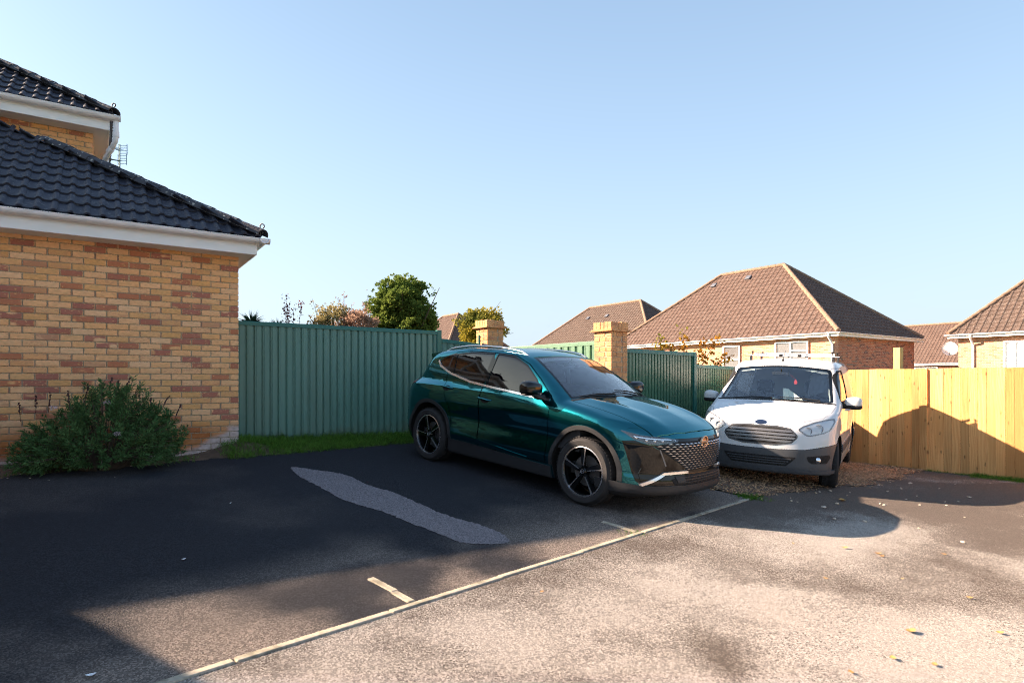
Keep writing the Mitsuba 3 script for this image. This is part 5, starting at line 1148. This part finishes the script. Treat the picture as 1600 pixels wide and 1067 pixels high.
# cabin
part('floor', VB.solid(-.04) ^ prism([(-2.0, -.8), (1.2, -.8), (1.2, .8), (-2.0, .8)], 'z', .30, .42), 'm_cabin_dark')
part('bulkhead', VB.solid(-.035) ^ prism([(-.46, -.9), (-.43, -.9), (-.43, .9), (-.46, .9)], 'z', .4, 1.8), 'm_cabin')
part('headlining', (VB.solid(-.030) - VB.solid(-.042)) ^ prism([(-.43, -.9), (.34, -.9), (.34, .9), (-.43, .9)], 'z', 1.50, 1.9), 'm_cabin')
for s in (-1, 1): part('pillar_trim', (VB.solid(-.024) - VB.solid(-.05)) ^ prism([(.86, 1.10), (.96, 1.10), (.36, 1.60), (.26, 1.60)], 'y', *yr(s, .4)) - prism(vws(-.05), 'z', .9, 2.1), 'm_cabin_pale')
part('dashboard', VB.solid(-.04) ^ prism([(.40, .55), (1.25, .55), (1.25, 1.04), (1.02, 1.085), (.66, 1.07), (.52, 1.0), (.46, .85)], 'y', -.9, .9), 'm_dash')
for y in (-.36, .36):
    ms = seat(-.12, y, .52, .50, .64); k = pmesh('seat', cat_(ms[:2]), 'm_seat', smooth=30); pmesh('headrest', cat_(ms[2:]), 'm_seat', k, smooth=30)
tr_ = lathe([(.185 + .016 * math.cos(a), .016 * math.sin(a)) for a in np.linspace(0, 2 * np.pi, 9)], 32); v = tr_.vertices
pmesh('steering_wheel', cat_([TM(np.stack([.46 + v[:, 1] * .85 - v[:, 2] * .5, -.36 + v[:, 0], 1.06 + v[:, 2] * .85 + v[:, 1] * .5], 1), tr_.faces), box(.45, .52, -.54, -.18, 1.03, 1.06), box(.44, .52, -.42, -.30, .99, 1.09)]), 'm_gap', smooth=30)
pmesh('rear_mirror', cat_([box(.40, .425, -.13, .11, 1.46, 1.52, bev=.01), tube([[.41, 0, 1.52], [.46, 0, 1.56]], .01, 6)]), 'm_gap')
# things lying in the van
k = thing('paper_sheet', 'pale folded paper standing on the dashboard inside the van windscreen', 'paper')
pp_ = TM(np.array([[.86, .10, 1.085], [.74, .155, 1.085], [.74, .155, 1.27], [.82, .09, 1.285], [.86, .42, 1.085], [.74, .19, 1.24]]), [[0, 1, 2], [0, 2, 3], [1, 4, 5], [1, 5, 2]])
scene[k] = mikit.ply(xf(pp_, VAN), 'm_paper')
k = thing('crumpled_cloth', 'pale green cloth lying on the middle of the van dashboard', 'cloth')
cl = trimesh.creation.icosphere(3); v = cl.vertices * [.10, .14, .035]; v[:, 2] += .03 * meshkit.fbm(v * 22) ; v[:, 2] = np.maximum(v[:, 2], 0); scene[k] = mikit.ply(xf(TM(v + [.86, -.03, 1.082], cl.faces), VAN), 'm_cloth', smooth=True)
k = thing('air_freshener', 'small red air freshener hanging from the mirror inside the van', 'air freshener')
scene[k] = mikit.ply(xf(cat_([extrude([(-.02, 0), (.02, 0), (.024, .03), (.015, .055), (0, .075), (-.015, .055), (-.024, .03)], .005, frame([.42, .20, 1.335], [0, 1, 0], [0, 0, 1], [1, 0, 0])), tube([[.4225, .20, 1.41], [.4225, .12, 1.475]], .0015, 4)]), VAN), 'm_red')

# ---------------------------------------------------------------- plants
def leafcol(a, b, c=None, f=3.0):
    def fn(p, n, uv):
        k = mix(a, b, noise(p.x * f, p.y * f, p.z * f)); r = cell_rand(p.x * 31, p.y * 31, p.z * 31)
        k = k * (.65 + .7 * r)
        return mix(k, c, smoothstep(.55, .8, noise(p.x * f * .5 + 9, p.y * f * .5, p.z * f * .6))) if c else k
    return proc(fn)
def leafmat(name, a, b, c=None, f=3.0, trans=.5):
    scene[name] = {'type': 'principledthin', 'base_color': leafcol(a, b, c, f), 'roughness': .55, 'diff_trans': trans, 'spec_trans': 0.0}
leafmat('m_leaf_bush', (.060, .135, .050), (.125, .215, .080), f=6)
leafmat('m_leaf_flower', (.45, .34, .40), (.60, .50, .52))
P('m_spike', base_color=(.075, .035, .030), roughness=.9)
leafmat('m_leaf_tree', (.10, .165, .04), (.18, .23, .05), (.30, .29, .06), 1.5, .8)
leafmat('m_leaf_red', (.38, .22, .18), (.40, .29, .20), (.26, .29, .13), 1.6, .8)
leafmat('m_leaf_pale', (.30, .30, .13), (.38, .30, .17), (.40, .22, .14), 1.6, .8)
leafmat('m_leaf_purple', (.12, .045, .06), (.20, .08, .08), None, 2, .7)
leafmat('m_leaf_yellow', (.30, .24, .03), (.36, .32, .07), (.12, .15, .04), 1.0, .8)
leafmat('m_leaf_vine', (.20, .22, .04), (.30, .26, .05), (.34, .16, .03), 2.2, .8)
leafmat('m_leaf_palm', (.02, .05, .03), (.04, .08, .04), None, 3, .3)
leafmat('m_grass', (.075, .18, .025), (.13, .25, .045), None, 4, .7)
P('m_bark', base_color=(.10, .07, .05), roughness=.95)
def leaves(c, d, L, W, up=None, fold=.25):
    """two-triangle folded leaves at points c along directions d"""
    n = len(c); d = d / (np.linalg.norm(d, axis=1, keepdims=True) + 1e-9)
    r = rng.normal(size=(n, 3)) if up is None else up + .35 * rng.normal(size=(n, 3)); s = np.cross(d, r); s /= np.linalg.norm(s, axis=1, keepdims=True) + 1e-9; w = np.cross(s, d)
    L, W = np.broadcast_to(L, (n,))[:, None], np.broadcast_to(W, (n,))[:, None]
    a, t = c, c + d * L; m1, m2 = c + d * L * .45 + s * W / 2 + w * W * fold, c + d * L * .45 - s * W / 2 + w * W * fold
    V = np.stack([a, m1, t, m2], 1).reshape(-1, 3); i = np.arange(n) * 4
    return TM(V, np.vstack([np.stack([i, i + 1, i + 2], 1), np.stack([i, i + 2, i + 3], 1)]))
def sph(n):
    v = rng.normal(size=(n, 3)); return v / np.linalg.norm(v, axis=1, keepdims=True)
# bush against the garage wall: many leafy shoots
bu = thing('shrub', 'dense dark green leafy bush with dry brown flower spikes against the brick garage wall', 'bush')
bc = np.array([*gw(-1.50, .60)]); bz = float(ground_z(*bc))
st, lv, lvd, tips = [], [], [], []
for i in range(620):
    a = rng.uniform(0, 2 * np.pi); e = np.arccos(rng.uniform(.02, 1)) ; 
    d = np.array([np.cos(a) * np.sin(e), np.sin(a) * np.sin(e), np.cos(e)])
    along, out = d @ E3, d @ N3
    lump = .86 + .28 * meshkit.noise(np.array([[along * 2.6 + 5, out * 2.6, d[2] * 2.6]]))[0]
    R = np.array([.84, .56, .92]) * lump * rng.uniform(.72, 1.03)
    if along < -.2: R[2] *= .90
    tip = np.array([*bc, bz]) + E3 * along * R[0] + N3 * out * R[1] + Z3 * (d[2] * R[2] * (1.0 - .28 * max(0, -along) - .10 * max(0, along)) + .05)
    o = np.array([*bc, bz]) + E3 * along * .18 + N3 * out * .12; mid = (o + tip) / 2 + Z3 * .10
    if i % 3 == 0: st.append(tube([o, mid, tip], [.006, .005, .003], 4, cap=False))
    ax = tip - mid; ax /= np.linalg.norm(ax); ax = ax + Z3 * .5; ax /= np.linalg.norm(ax); Ls = rng.uniform(.12, .22); n = 30
    t = rng.uniform(0, 1, n); ph = t * 40 + rng.uniform(0, 6); s_ = np.cross(ax, [0, 0, 1.]); s_ /= np.linalg.norm(s_) + 1e-9; w_ = np.cross(s_, ax)
    c = tip - ax * (1 - t[:, None]) * Ls; lv.append(c); lvd.append(np.cos(ph)[:, None] * s_ + np.sin(ph)[:, None] * w_ + ax * (.35 + .9 * t[:, None]))
    tips.append(tip)
lv, lvd = np.vstack(lv), np.vstack(lvd)
put('stems', cat_(st), 'm_bark', bu, kind='stuff'); put('leaves', leaves(lv, lvd, rng.uniform(.045, .075, len(lv)), .013), 'm_leaf_bush', bu, kind='stuff')
tips = np.array(tips); top = tips[np.argsort(-tips[:, 2])]
for i, (al, h) in enumerate([(-.62, .78), (-.50, .80), (-.30, .84), (-.18, .90), (.05, 1.0), (.16, .97), (.20, 1.02), (-.02, .93), (.34, .82), (.50, .72), (.58, .74), (.72, .62), (-.75, .68), (.40, .76)]):
    b = np.array([*bc, bz]) + E3 * al * .95 + N3 * rng.uniform(-.1, .35) + Z3 * h * .80; ln = rng.uniform(-.06, .06)
    p1 = b + Z3 * .2 + E3 * (ln + .06 * al); sk = put('flower_spike', tube([b, (b + p1) / 2, p1], [.003, .003, .002], 5), 'm_spike', bu)
    q_ = b + (p1 - b) * np.linspace(.40, 1, 12)[:, None]; put('dry_buds', cat_([xf(trimesh.creation.icosphere(1, radius=.0085 * rng.uniform(.7, 1.2)), frame(x + rng.normal(size=3) * .004, [1, 0, 0], [0, 1, 0])) for x in q_]), 'm_spike', sk, kind='stuff')
for al, h, o_ in ((-.42, .70, .34), (.12, .42, .55), (.04, .74, .30)):
    c = np.array([*bc, bz]) + E3 * al + N3 * o_ + Z3 * h; n = 34; put('flower_head', leaves(c + sph(n) * [.032, .032, .016], sph(n) + [0, 0, .6], .016, .011), 'm_leaf_flower', bu)
# grass along the green fence and weeds
def near_bed(p):
    r = rng.normal(0, .07, (len(p), 2)); return gravel_keep(p + np.c_[r, np.zeros(len(p))])
def tuft_field(name, label, pts, hmin, hmax, mat='m_grass', per=9, spread=.03, w=.006):
    c = np.repeat(pts, per, 0) + np.c_[rng.normal(0, spread, (len(pts) * per, 2)), np.zeros(len(pts) * per)]; c[:, 2] = ground_z(c[:, 0], c[:, 1]) - .01 + mound(c[:, 0], c[:, 1])
    d = np.c_[rng.normal(0, .55, (len(c), 2)), np.ones(len(c))]; put(name, leaves(c, d, rng.uniform(hmin, hmax, len(c)), w), mat, kind='stuff', label=label)
def us_pts(n, u0, u1, s0, s1, keep=None):
    u, s = rng.uniform(u0, u1, n), rng.uniform(s0, s1, n); p = np.stack([(u + s) * q2, (s - u) * q2, 0 * u], 1)
    return p if keep is None else p[keep(p)]
fd_ = lambda p, A, B: ((p[:, :2] - A) @ np.array([(B - A)[1], -(B - A)[0]])) / np.linalg.norm(B - A)
gk_ = lambda p: (fd_(p, FA, FBp) > .03) & (((p[:, :2] - GC) @ N2 > .05) | ((p[:, :2] - GC) @ E2 > .0)) & ((p[:, 0] + p[:, 1]) * q2 > 2.9)
tuft_field('grass', 'strip of green grass and weeds along the foot of the tall green fence', us_pts(3000, -9.3, -7.90, 2.55, 7.2, gk_), .04, .15)
tuft_field('grass', 'small weeds at the foot of the brick wall beside the bush', us_pts(120, -8.6, -7.95, -.6, 2.6, lambda p: ((p[:, :2] - GC) @ N2 > .03)), .03, .09)
tuft_field('grass', 'small green tuft at the end of the kerb edging in front of the van', np.c_[us(KU + .0, 7.18)[None].repeat(60, 0) + rng.normal(0, .07, (60, 2)), np.zeros(60)], .02, .07)
tuft_field('moss', 'little yellow green weed growing on the kerb edging', np.c_[us(KU - .03, 4.72)[None].repeat(26, 0) + rng.normal(0, .05, (26, 2)), np.zeros(26)], .01, .03)
fp = lambda t, o, n: np.c_[(FB0 + FD * t)[None] - FN * o + rng.normal(0, 1, (n, 2)) * .0, np.zeros(n)]
tg = rng.uniform(2.0, 4.2, 420); tuft_field('grass', 'bright sunlit grass at the foot of the timber fence by the right edge', np.c_[FB0 + FD * tg[:, None] - FN * np.abs(rng.normal(.0, .13, 420))[:, None], np.zeros(420)], .03, .10)
tg = rng.uniform(.6, 2.2, 60); tuft_field('grass', 'sparse weeds at the foot of the timber fence in the shade', np.c_[FB0 + FD * tg[:, None] - FN * np.abs(rng.normal(.0, .05, 60))[:, None], np.zeros(60)], .02, .06)
# bark chippings
pts = us_pts(26000, -7.0, KU + .75, 6.9, 13.4, near_bed); pts = pts[np.hypot(pts[:, 0] - 4.2, pts[:, 1] - 9.6) < 3.4]; n = len(pts)
pts[:, 2] = ground_z(pts[:, 0], pts[:, 1]) + .004 + .010 * meshkit.fbm(np.stack([pts[:, 0] * 4, pts[:, 1] * 4, pts[:, 0] * 0], -1)) + .006
oc = np.array([[1, 0, 0], [-1, 0, 0], [0, 1, 0], [0, -1, 0], [0, 0, 1], [0, 0, -1.]]); of = np.array([[0, 2, 4], [2, 1, 4], [1, 3, 4], [3, 0, 4], [2, 0, 5], [1, 2, 5], [3, 1, 5], [0, 3, 5]])
an = rng.uniform(0, 6.28, n); sc = np.stack([rng.uniform(.008, .024, n), rng.uniform(.005, .012, n), rng.uniform(.003, .008, n)], 1)
lv_ = oc[None] * sc[:, None]; X_ = lv_[..., 0] * np.cos(an)[:, None] - lv_[..., 1] * np.sin(an)[:, None]; Y_ = lv_[..., 0] * np.sin(an)[:, None] + lv_[..., 1] * np.cos(an)[:, None]; Z_ = lv_[..., 2] + lv_[..., 0] * rng.normal(0, .4, n)[:, None]
P('m_chip', base_color=proc(lambda p, n, uv: mix((.42, .22, .11), (.60, .40, .24), cell_rand(p.x * 55, p.y * 55, 2)) * (.5 + .8 * cell_rand(p.x * 47 + 3, p.y * 47, 5))), roughness=.95)
put('bark_chips', TM((np.stack([X_, Y_, Z_], -1) + pts[:, None]).reshape(-1, 3), (of[None] + 6 * np.arange(n)[:, None, None]).reshape(-1, 3)), 'm_chip', kind='stuff', label='loose brown bark chippings around and under the van')
# stray pale chippings and fallen leaves on the road
P('m_stone', base_color=proc(lambda p, n, uv: mix((.50, .40, .30), (.66, .58, .50), cell_rand(p.x * 9, p.y * 9, 1))), roughness=.9)
P('m_dead_leaf', base_color=proc(lambda p, n, uv: mix((.50, .36, .12), (.34, .17, .06), cell_rand(p.x * 4, p.y * 4, 1))), roughness=.8)
P('m_litter', base_color=(.75, .75, .76), roughness=.7)
def pebble(name, xy, r, mat, label, cat, group, flat=.5):
    m = trimesh.creation.icosphere(1); v = m.vertices * r * np.array([1, rng.uniform(.5, .9), flat]) * (1 + .25 * rng.normal(size=(len(m.vertices), 1))); a = rng.uniform(0, 6.28); c, s = math.cos(a), math.sin(a)
    v = np.stack([v[:, 0] * c - v[:, 1] * s, v[:, 0] * s + v[:, 1] * c, v[:, 2]], 1); k = key_of(name); scene[k] = mikit.ply(TM(v + [*xy, float(ground_z(*xy)) + r * flat * .6], m.faces), mat, smooth=True); tag(k, label, cat, group)
rr = random.Random(11)
for i in range(46):
    px, py = rr.uniform(1215, 1560), rr.gauss(772, 22)
    xy = inv_ground(px, max(742, py)); 
    if (xy - FB0) @ FN > -.15: continue
    pebble('chipping', xy, rr.uniform(.010, .023), 'm_stone', 'pale chipping scattered on the dark tarmac in front of the van', 'stone', 'loose pale chippings on the tarmac')
def fallen(xy, L, label, group, mat='m_dead_leaf', name='fallen_leaf', cat='leaf'):
    z = float(ground_z(*xy)) + .006; a = rr.uniform(0, 6.28); n = 9; t = np.linspace(0, 1, n); w = L * .34 * np.sin(np.pi * t) ** .7; curl = L * .22 * (2 * t - 1) ** 2
    c, s = math.cos(a), math.sin(a); P0 = []
    for sg, lift in ((-1, .12), (0, 0), (1, .16)):
        x, y, zz = (t - .5) * L, sg * w, curl + lift * L * (sg != 0) * np.sin(np.pi * t); P0.append(np.stack([x * c - y * s, x * s + y * c, zz], 1))
    V = np.vstack(P0) + [*xy, z]; F = []
    for r_ in range(2):
        for i in range(n - 1): a1 = r_ * n + i; F += [[a1, a1 + 1, a1 + n + 1], [a1, a1 + n + 1, a1 + n]]
    k = key_of(name); scene[k] = mikit.ply(TM(V, F), mat, smooth=True); tag(k, label, cat, group)
ORD = ['first', 'second', 'third', 'fourth', 'fifth', 'sixth', 'seventh', 'eighth', 'ninth', 'tenth', 'eleventh', 'twelfth', 'thirteenth', 'fourteenth', 'fifteenth']
for oi, (px, py, L) in enumerate(sorted(((1423, 988, .075), (1320, 857, .06), (1372, 866, .06), (1378, 870, .05), (1395, 1030, .05), (846, 926, .035), (1460, 1040, .045), (1475, 867, .05), (1290, 905, .04), (1515, 935, .045), (1316, 783, .11), (1330, 1052, .04), (1562, 990, .05), (1410, 905, .03), (1240, 850, .035)))):
    fallen(inv_ground(px, py), L, f'dry yellow brown leaf on the road, {ORD[oi]} from the left', 'fallen leaves on the road')
fallen(inv_ground(287, 875), .035, 'small white scrap lying in the middle of the shaded tarmac', None, 'm_litter', 'paper_scrap', 'litter')
fallen(inv_ground(360, 787), .028, 'tiny white scrap on the shaded tarmac below the bush and fence', None, 'm_litter', 'paper_scrap', 'litter')
fallen(inv_ground(142, 1057), .045, 'torn white scrap on the shaded tarmac near the lower left corner', None, 'm_litter', 'paper_scrap', 'litter')
for oi, (px, py) in enumerate(sorted(((12, 748), (32, 742), (70, 741), (76, 752), (120, 735), (205, 729), (180, 746), (300, 715), (47, 748)))): fallen(inv_ground(px, py), rr.uniform(.02, .035), f'pale dry leaf at the foot of the bush, {ORD[oi]} from the left', 'dry leaves under the bush', 'm_stone')
# trees and shrubs beyond the fence
def crown(name, c, R, n, L, W, mat, lumps=9, parent=None, seed=0, hole=.30):
    """leaves through an uneven volume: an outline pushed in and out, gaps at two scales"""
    g = np.random.default_rng(seed); R = np.array(R); v = g.normal(size=(n * 2, 3)); v /= np.linalg.norm(v, axis=1, keepdims=True)
    out = .62 + .62 * meshkit.fbm(v * 1.9 + seed * 3.7, 3, seed); rad = g.uniform(.12, 1, n * 2) ** .45
    p = np.array(c) + v * R * (out * rad)[:, None]; s_ = max(R.mean(), .2)
    w = .55 * meshkit.noise(p * 2.6 / s_ + seed, seed) + .45 * meshkit.noise(p * 6.5 / s_ + seed, seed + 1)
    keep = w > hole + .16 * (rad > .8); p, v = p[keep][:n], v[keep][:n]
    d = v + .9 * g.normal(size=v.shape) + [0, 0, -.1]
    return put(name, leaves(p, d, g.uniform(.6, 1.2, len(p)) * L, W), mat, parent, kind='stuff')
def tree(label, px, py_top, py_bot, wpx, Z, mat, n, L, W, group=None, lumps=12, seed=1, trunk=True, cat='tree', hole=.30, name='tree'):
    zt, zb_ = EYE + (595 - py_top) / 955 * Z, EYE + (595 - py_bot) / 955 * Z; R = np.array([wpx / 955 * Z / 2, wpx / 955 * Z / 2, (zt - zb_) / 2]) ; c = np.array([(px - 800) / 955 * Z, Z, (zt + zb_) / 2])
    k = thing(name, label, cat, group); b = np.array([c[0], c[1], 0.0])
    if trunk:
        g = np.random.default_rng(seed); tr = [tube([b, (b + c) / 2 + g.normal(size=3) * .05, c + [0, 0, R[2] * .5]], [.09, .07, .02], 8)]
        for _ in range(9): e = c + g.normal(size=3) * R * .5; s_ = b + (c - b) * g.uniform(.5, 1.0); tr.append(tube([s_, (s_ + e) / 2 + [0, 0, .05], e], [.03, .02, .006], 5))
        put('trunk', cat_(tr), 'm_bark', k)
    crown('crown', c, R * 1.0, n, L, W, mat, lumps, k, seed=seed, hole=hole); return k
tree('rounded dark green tree rising above the tall green fence', 630, 428, 560, 112, 15.5, 'm_leaf_tree', 24000, .085, .06, lumps=48, seed=4, hole=.38)
for i, (px, pt, pb, w, m, lab) in enumerate(((520, 470, 545, 70, 'm_leaf_pale', 'yellow green autumn shrub above the middle of the tall green fence'), (560, 478, 550, 80, 'm_leaf_red', 'russet autumn shrub left of the rounded green tree'))):
    tree(lab, px, pt, pb, w, 14.0, m, 4200, .06, .042, lumps=22, seed=20 + i, trunk=True, cat='shrub', hole=.46, name='autumn_shrub')
def wisp(label, px0, Z, tops, mat, seed):
    """upright twigs with small leaves reaching over the fence"""
    g = np.random.default_rng(seed); k = thing('twiggy_shrub', label, 'shrub'); b = np.array([(px0 - 800) / 955 * Z, Z, .6]); tw, c, d = [], [], []
    for px, py in tops:
        e = np.array([(px - 800) / 955 * Z, Z + g.uniform(-.2, .2), EYE + (595 - py) / 955 * Z]); m = (b + e) / 2 + [0, 0, .2]; tw.append(tube([b, m, e], [.014, .009, .003], 5))
        t = g.uniform(.45, 1, 90)[:, None]; p = (1 - t) ** 2 * b + 2 * t * (1 - t) * m + t ** 2 * e; c.append(p + g.normal(size=p.shape) * .035); d.append(g.normal(size=p.shape) + [0, 0, .5])
    put('twigs', cat_(tw), 'm_bark', k); put('leaves', leaves(np.vstack(c), np.vstack(d), .055, .036), mat, k, kind='stuff')
wisp('purple leaved twiggy shrub at the left of the autumn shrubs', 458, 13.5, ((451, 461), (444, 475), (468, 470), (462, 482), (446, 486)), 'm_leaf_purple', 3)
wisp('thin russet twigs reaching above the autumn shrubs', 540, 14.5, ((485, 466), (528, 466), (540, 460), (573, 458), (512, 478), (552, 476), (566, 474), (498, 480)), 'm_leaf_red', 5)
k = thing('spiky_palm', 'dark spiky leaves peeping over the fence beside the brick wall', 'plant')
g_ = np.random.default_rng(8); Zp = 12.0; pc = np.array([(393 - 800) / 955 * Zp, Zp, EYE + (595 - 505) / 955 * Zp]); n = 90; dd = sph(n); dd[:, 2] = np.abs(dd[:, 2]) * .9 + .1
for dx in (0, .52): put('fronds', leaves(np.repeat((pc + [dx, 0, -.08 * (dx > 0)])[None], n, 0), dd, g_.uniform(.18, .32, n) * (1 if dx == 0 else .7), .022), 'm_leaf_palm', k, kind='stuff')
put('trunk', tube([[pc[0], Zp, .4], pc], [.07, .05], 8), 'm_bark', k)
tree('yellow leaved tree behind the farther brick pillar', 752, 480, 548, 86, 34.0, 'm_leaf_yellow', 6500, .19, .13, lumps=16, seed=9, hole=.40)
# climber hanging over the right fence
k = thing('climbing_plant', 'straggly yellow and orange climber showing over the dark green fence', 'plant'); vs, c, d = [], [], []
Zv = 11.6
def vp(px, py, Z=Zv): return np.array([(px - 800) / 955 * Z, Z, EYE + (595 - py) / 955 * Z])
for path in (((1030, 585), (1034, 552), (1028, 522)), ((1060, 585), (1070, 545), (1067, 518)), ((1075, 585), (1088, 560), (1104, 530)), ((1085, 590), (1105, 556), (1128, 520)), ((1100, 590), (1120, 566), (1142, 556)), ((1070, 580), (1052, 548), (1040, 540))):
    p = np.array([vp(*a) for a in path]); vs.append(tube(p, [.010, .007, .003], 5)); t = rng.uniform(.3, 1.03, 46)[:, None]; q_ = (1 - t) ** 2 * p[0] + 2 * t * (1 - t) * p[1] + t ** 2 * p[2]; c.append(q_ + rng.normal(size=q_.shape) * .05); d.append(rng.normal(size=q_.shape))
put('vine', cat_(vs), 'm_bark', k); put('leaves', leaves(np.vstack(c), np.vstack(d), rng.uniform(.05, .10, 276), .07), 'm_leaf_vine', k, kind='stuff')
# ---------------------------------------------------------------- far roofs, dish, aerial
def rot2(a): a = math.radians(a); return np.array([[math.cos(a), -math.sin(a)], [math.sin(a), math.cos(a)]])
far_house('distant dark-roofed house seen between the green tree and the farther pillar', (-5.75, 51.4), 3.55, -1.0, 13.0, 8.4, 4.25, 5.0, 8.0, 'm_tile_brown', 'm_far_red', 'm_far_red', down=0)
fh = np.array([37.2, 58.0])
far_house('low brown-roofed house in the gap between the two right-hand houses', (43.4, 49.5), 3.1, -1.0, 16.0, 9.0, 3.9, .3, 15.7, 'm_tile_brown', 'm_far_red', 'm_far_red', D=D3, S=S3, down=0, windows=[('f', 8.9, 2.35, 1.9, 1.2, (('v', .0),), False)])
k = thing('satellite_dish', 'white satellite dish on the wall of the rightmost house', 'satellite dish')
Zd = 31.5; dc = np.array([(1484 - 800) / 955 * Zd, Zd, EYE + (595 - 545) / 955 * Zd]); dl = lathe([(.002, -.06), (.15, -.045), (.28, -.01), (.34, .03), (.335, .02), (.28, -.02), (.15, -.055), (.002, -.07)], 28)
v = dl.vertices; nd = np.array([-.55, -.80, .25]); nd /= np.linalg.norm(nd); sx_ = np.cross(nd, [0, 0, 1.]); sx_ /= np.linalg.norm(sx_); sy_ = np.cross(sx_, nd)
put('dish', TM(dc + np.outer(v[:, 1], nd) + np.outer(v[:, 0], sx_) + np.outer(v[:, 2], sy_) * 1.1, dl.faces), 'm_upvc', k, smooth=40)
put('arm', tube([dc - sy_ * .33, dc + nd * .42 - sy_ * .12], .015, 6), 'm_iron', k); put('bracket', tube([dc - nd * .06, dc - nd * .2 + [.35, .1, 0], dc - nd * .2 + [.35, .1, -.3]], .025, 6), 'm_iron', k)
k = thing('television_aerial', 'grey television aerial on a mast behind the garage roof', 'aerial')
Za = 14.0
def ap(px, py, dz=0.): return np.array([(px - 800) / 955 * Za, Za + dz, EYE + (595 - py) / 955 * Za])
put('mast', tube([ap(187, 330), ap(187, 226)], .016, 8), 'm_alu', k, smooth=True)
for (x0, y0), (x1, y1) in (((187, 236), (203, 250)), ((186, 252), (203, 270))):
    a_, b_ = ap(x0, y0), ap(x1, y1, -.9); bk = put('boom', tube([a_, b_], .009, 6), 'm_alu', k); side = np.cross(b_ - a_, [0, 0, 1.]); side /= np.linalg.norm(side); el = []
    for t in np.linspace(.25, 1, 8): q_ = a_ + (b_ - a_) * t; el.append(tube([q_ - side * .16, q_ + side * .16], .004, 5))
    put('elements', cat_(el), 'm_alu', bk, kind='stuff'); gr = []
    for e in (-.09, -.03, .03, .09): gr += [tube([a_ + [-.02, 0, e + .03], a_ + [.17, 0, e + .03]], .006, 5)]
    gr += [tube([a_ + [x, 0, -.09], a_ + [x, 0, .15]], .008, 5) for x in (-.02, .17)]
    put('reflector', cat_(gr), 'm_alu', bk)
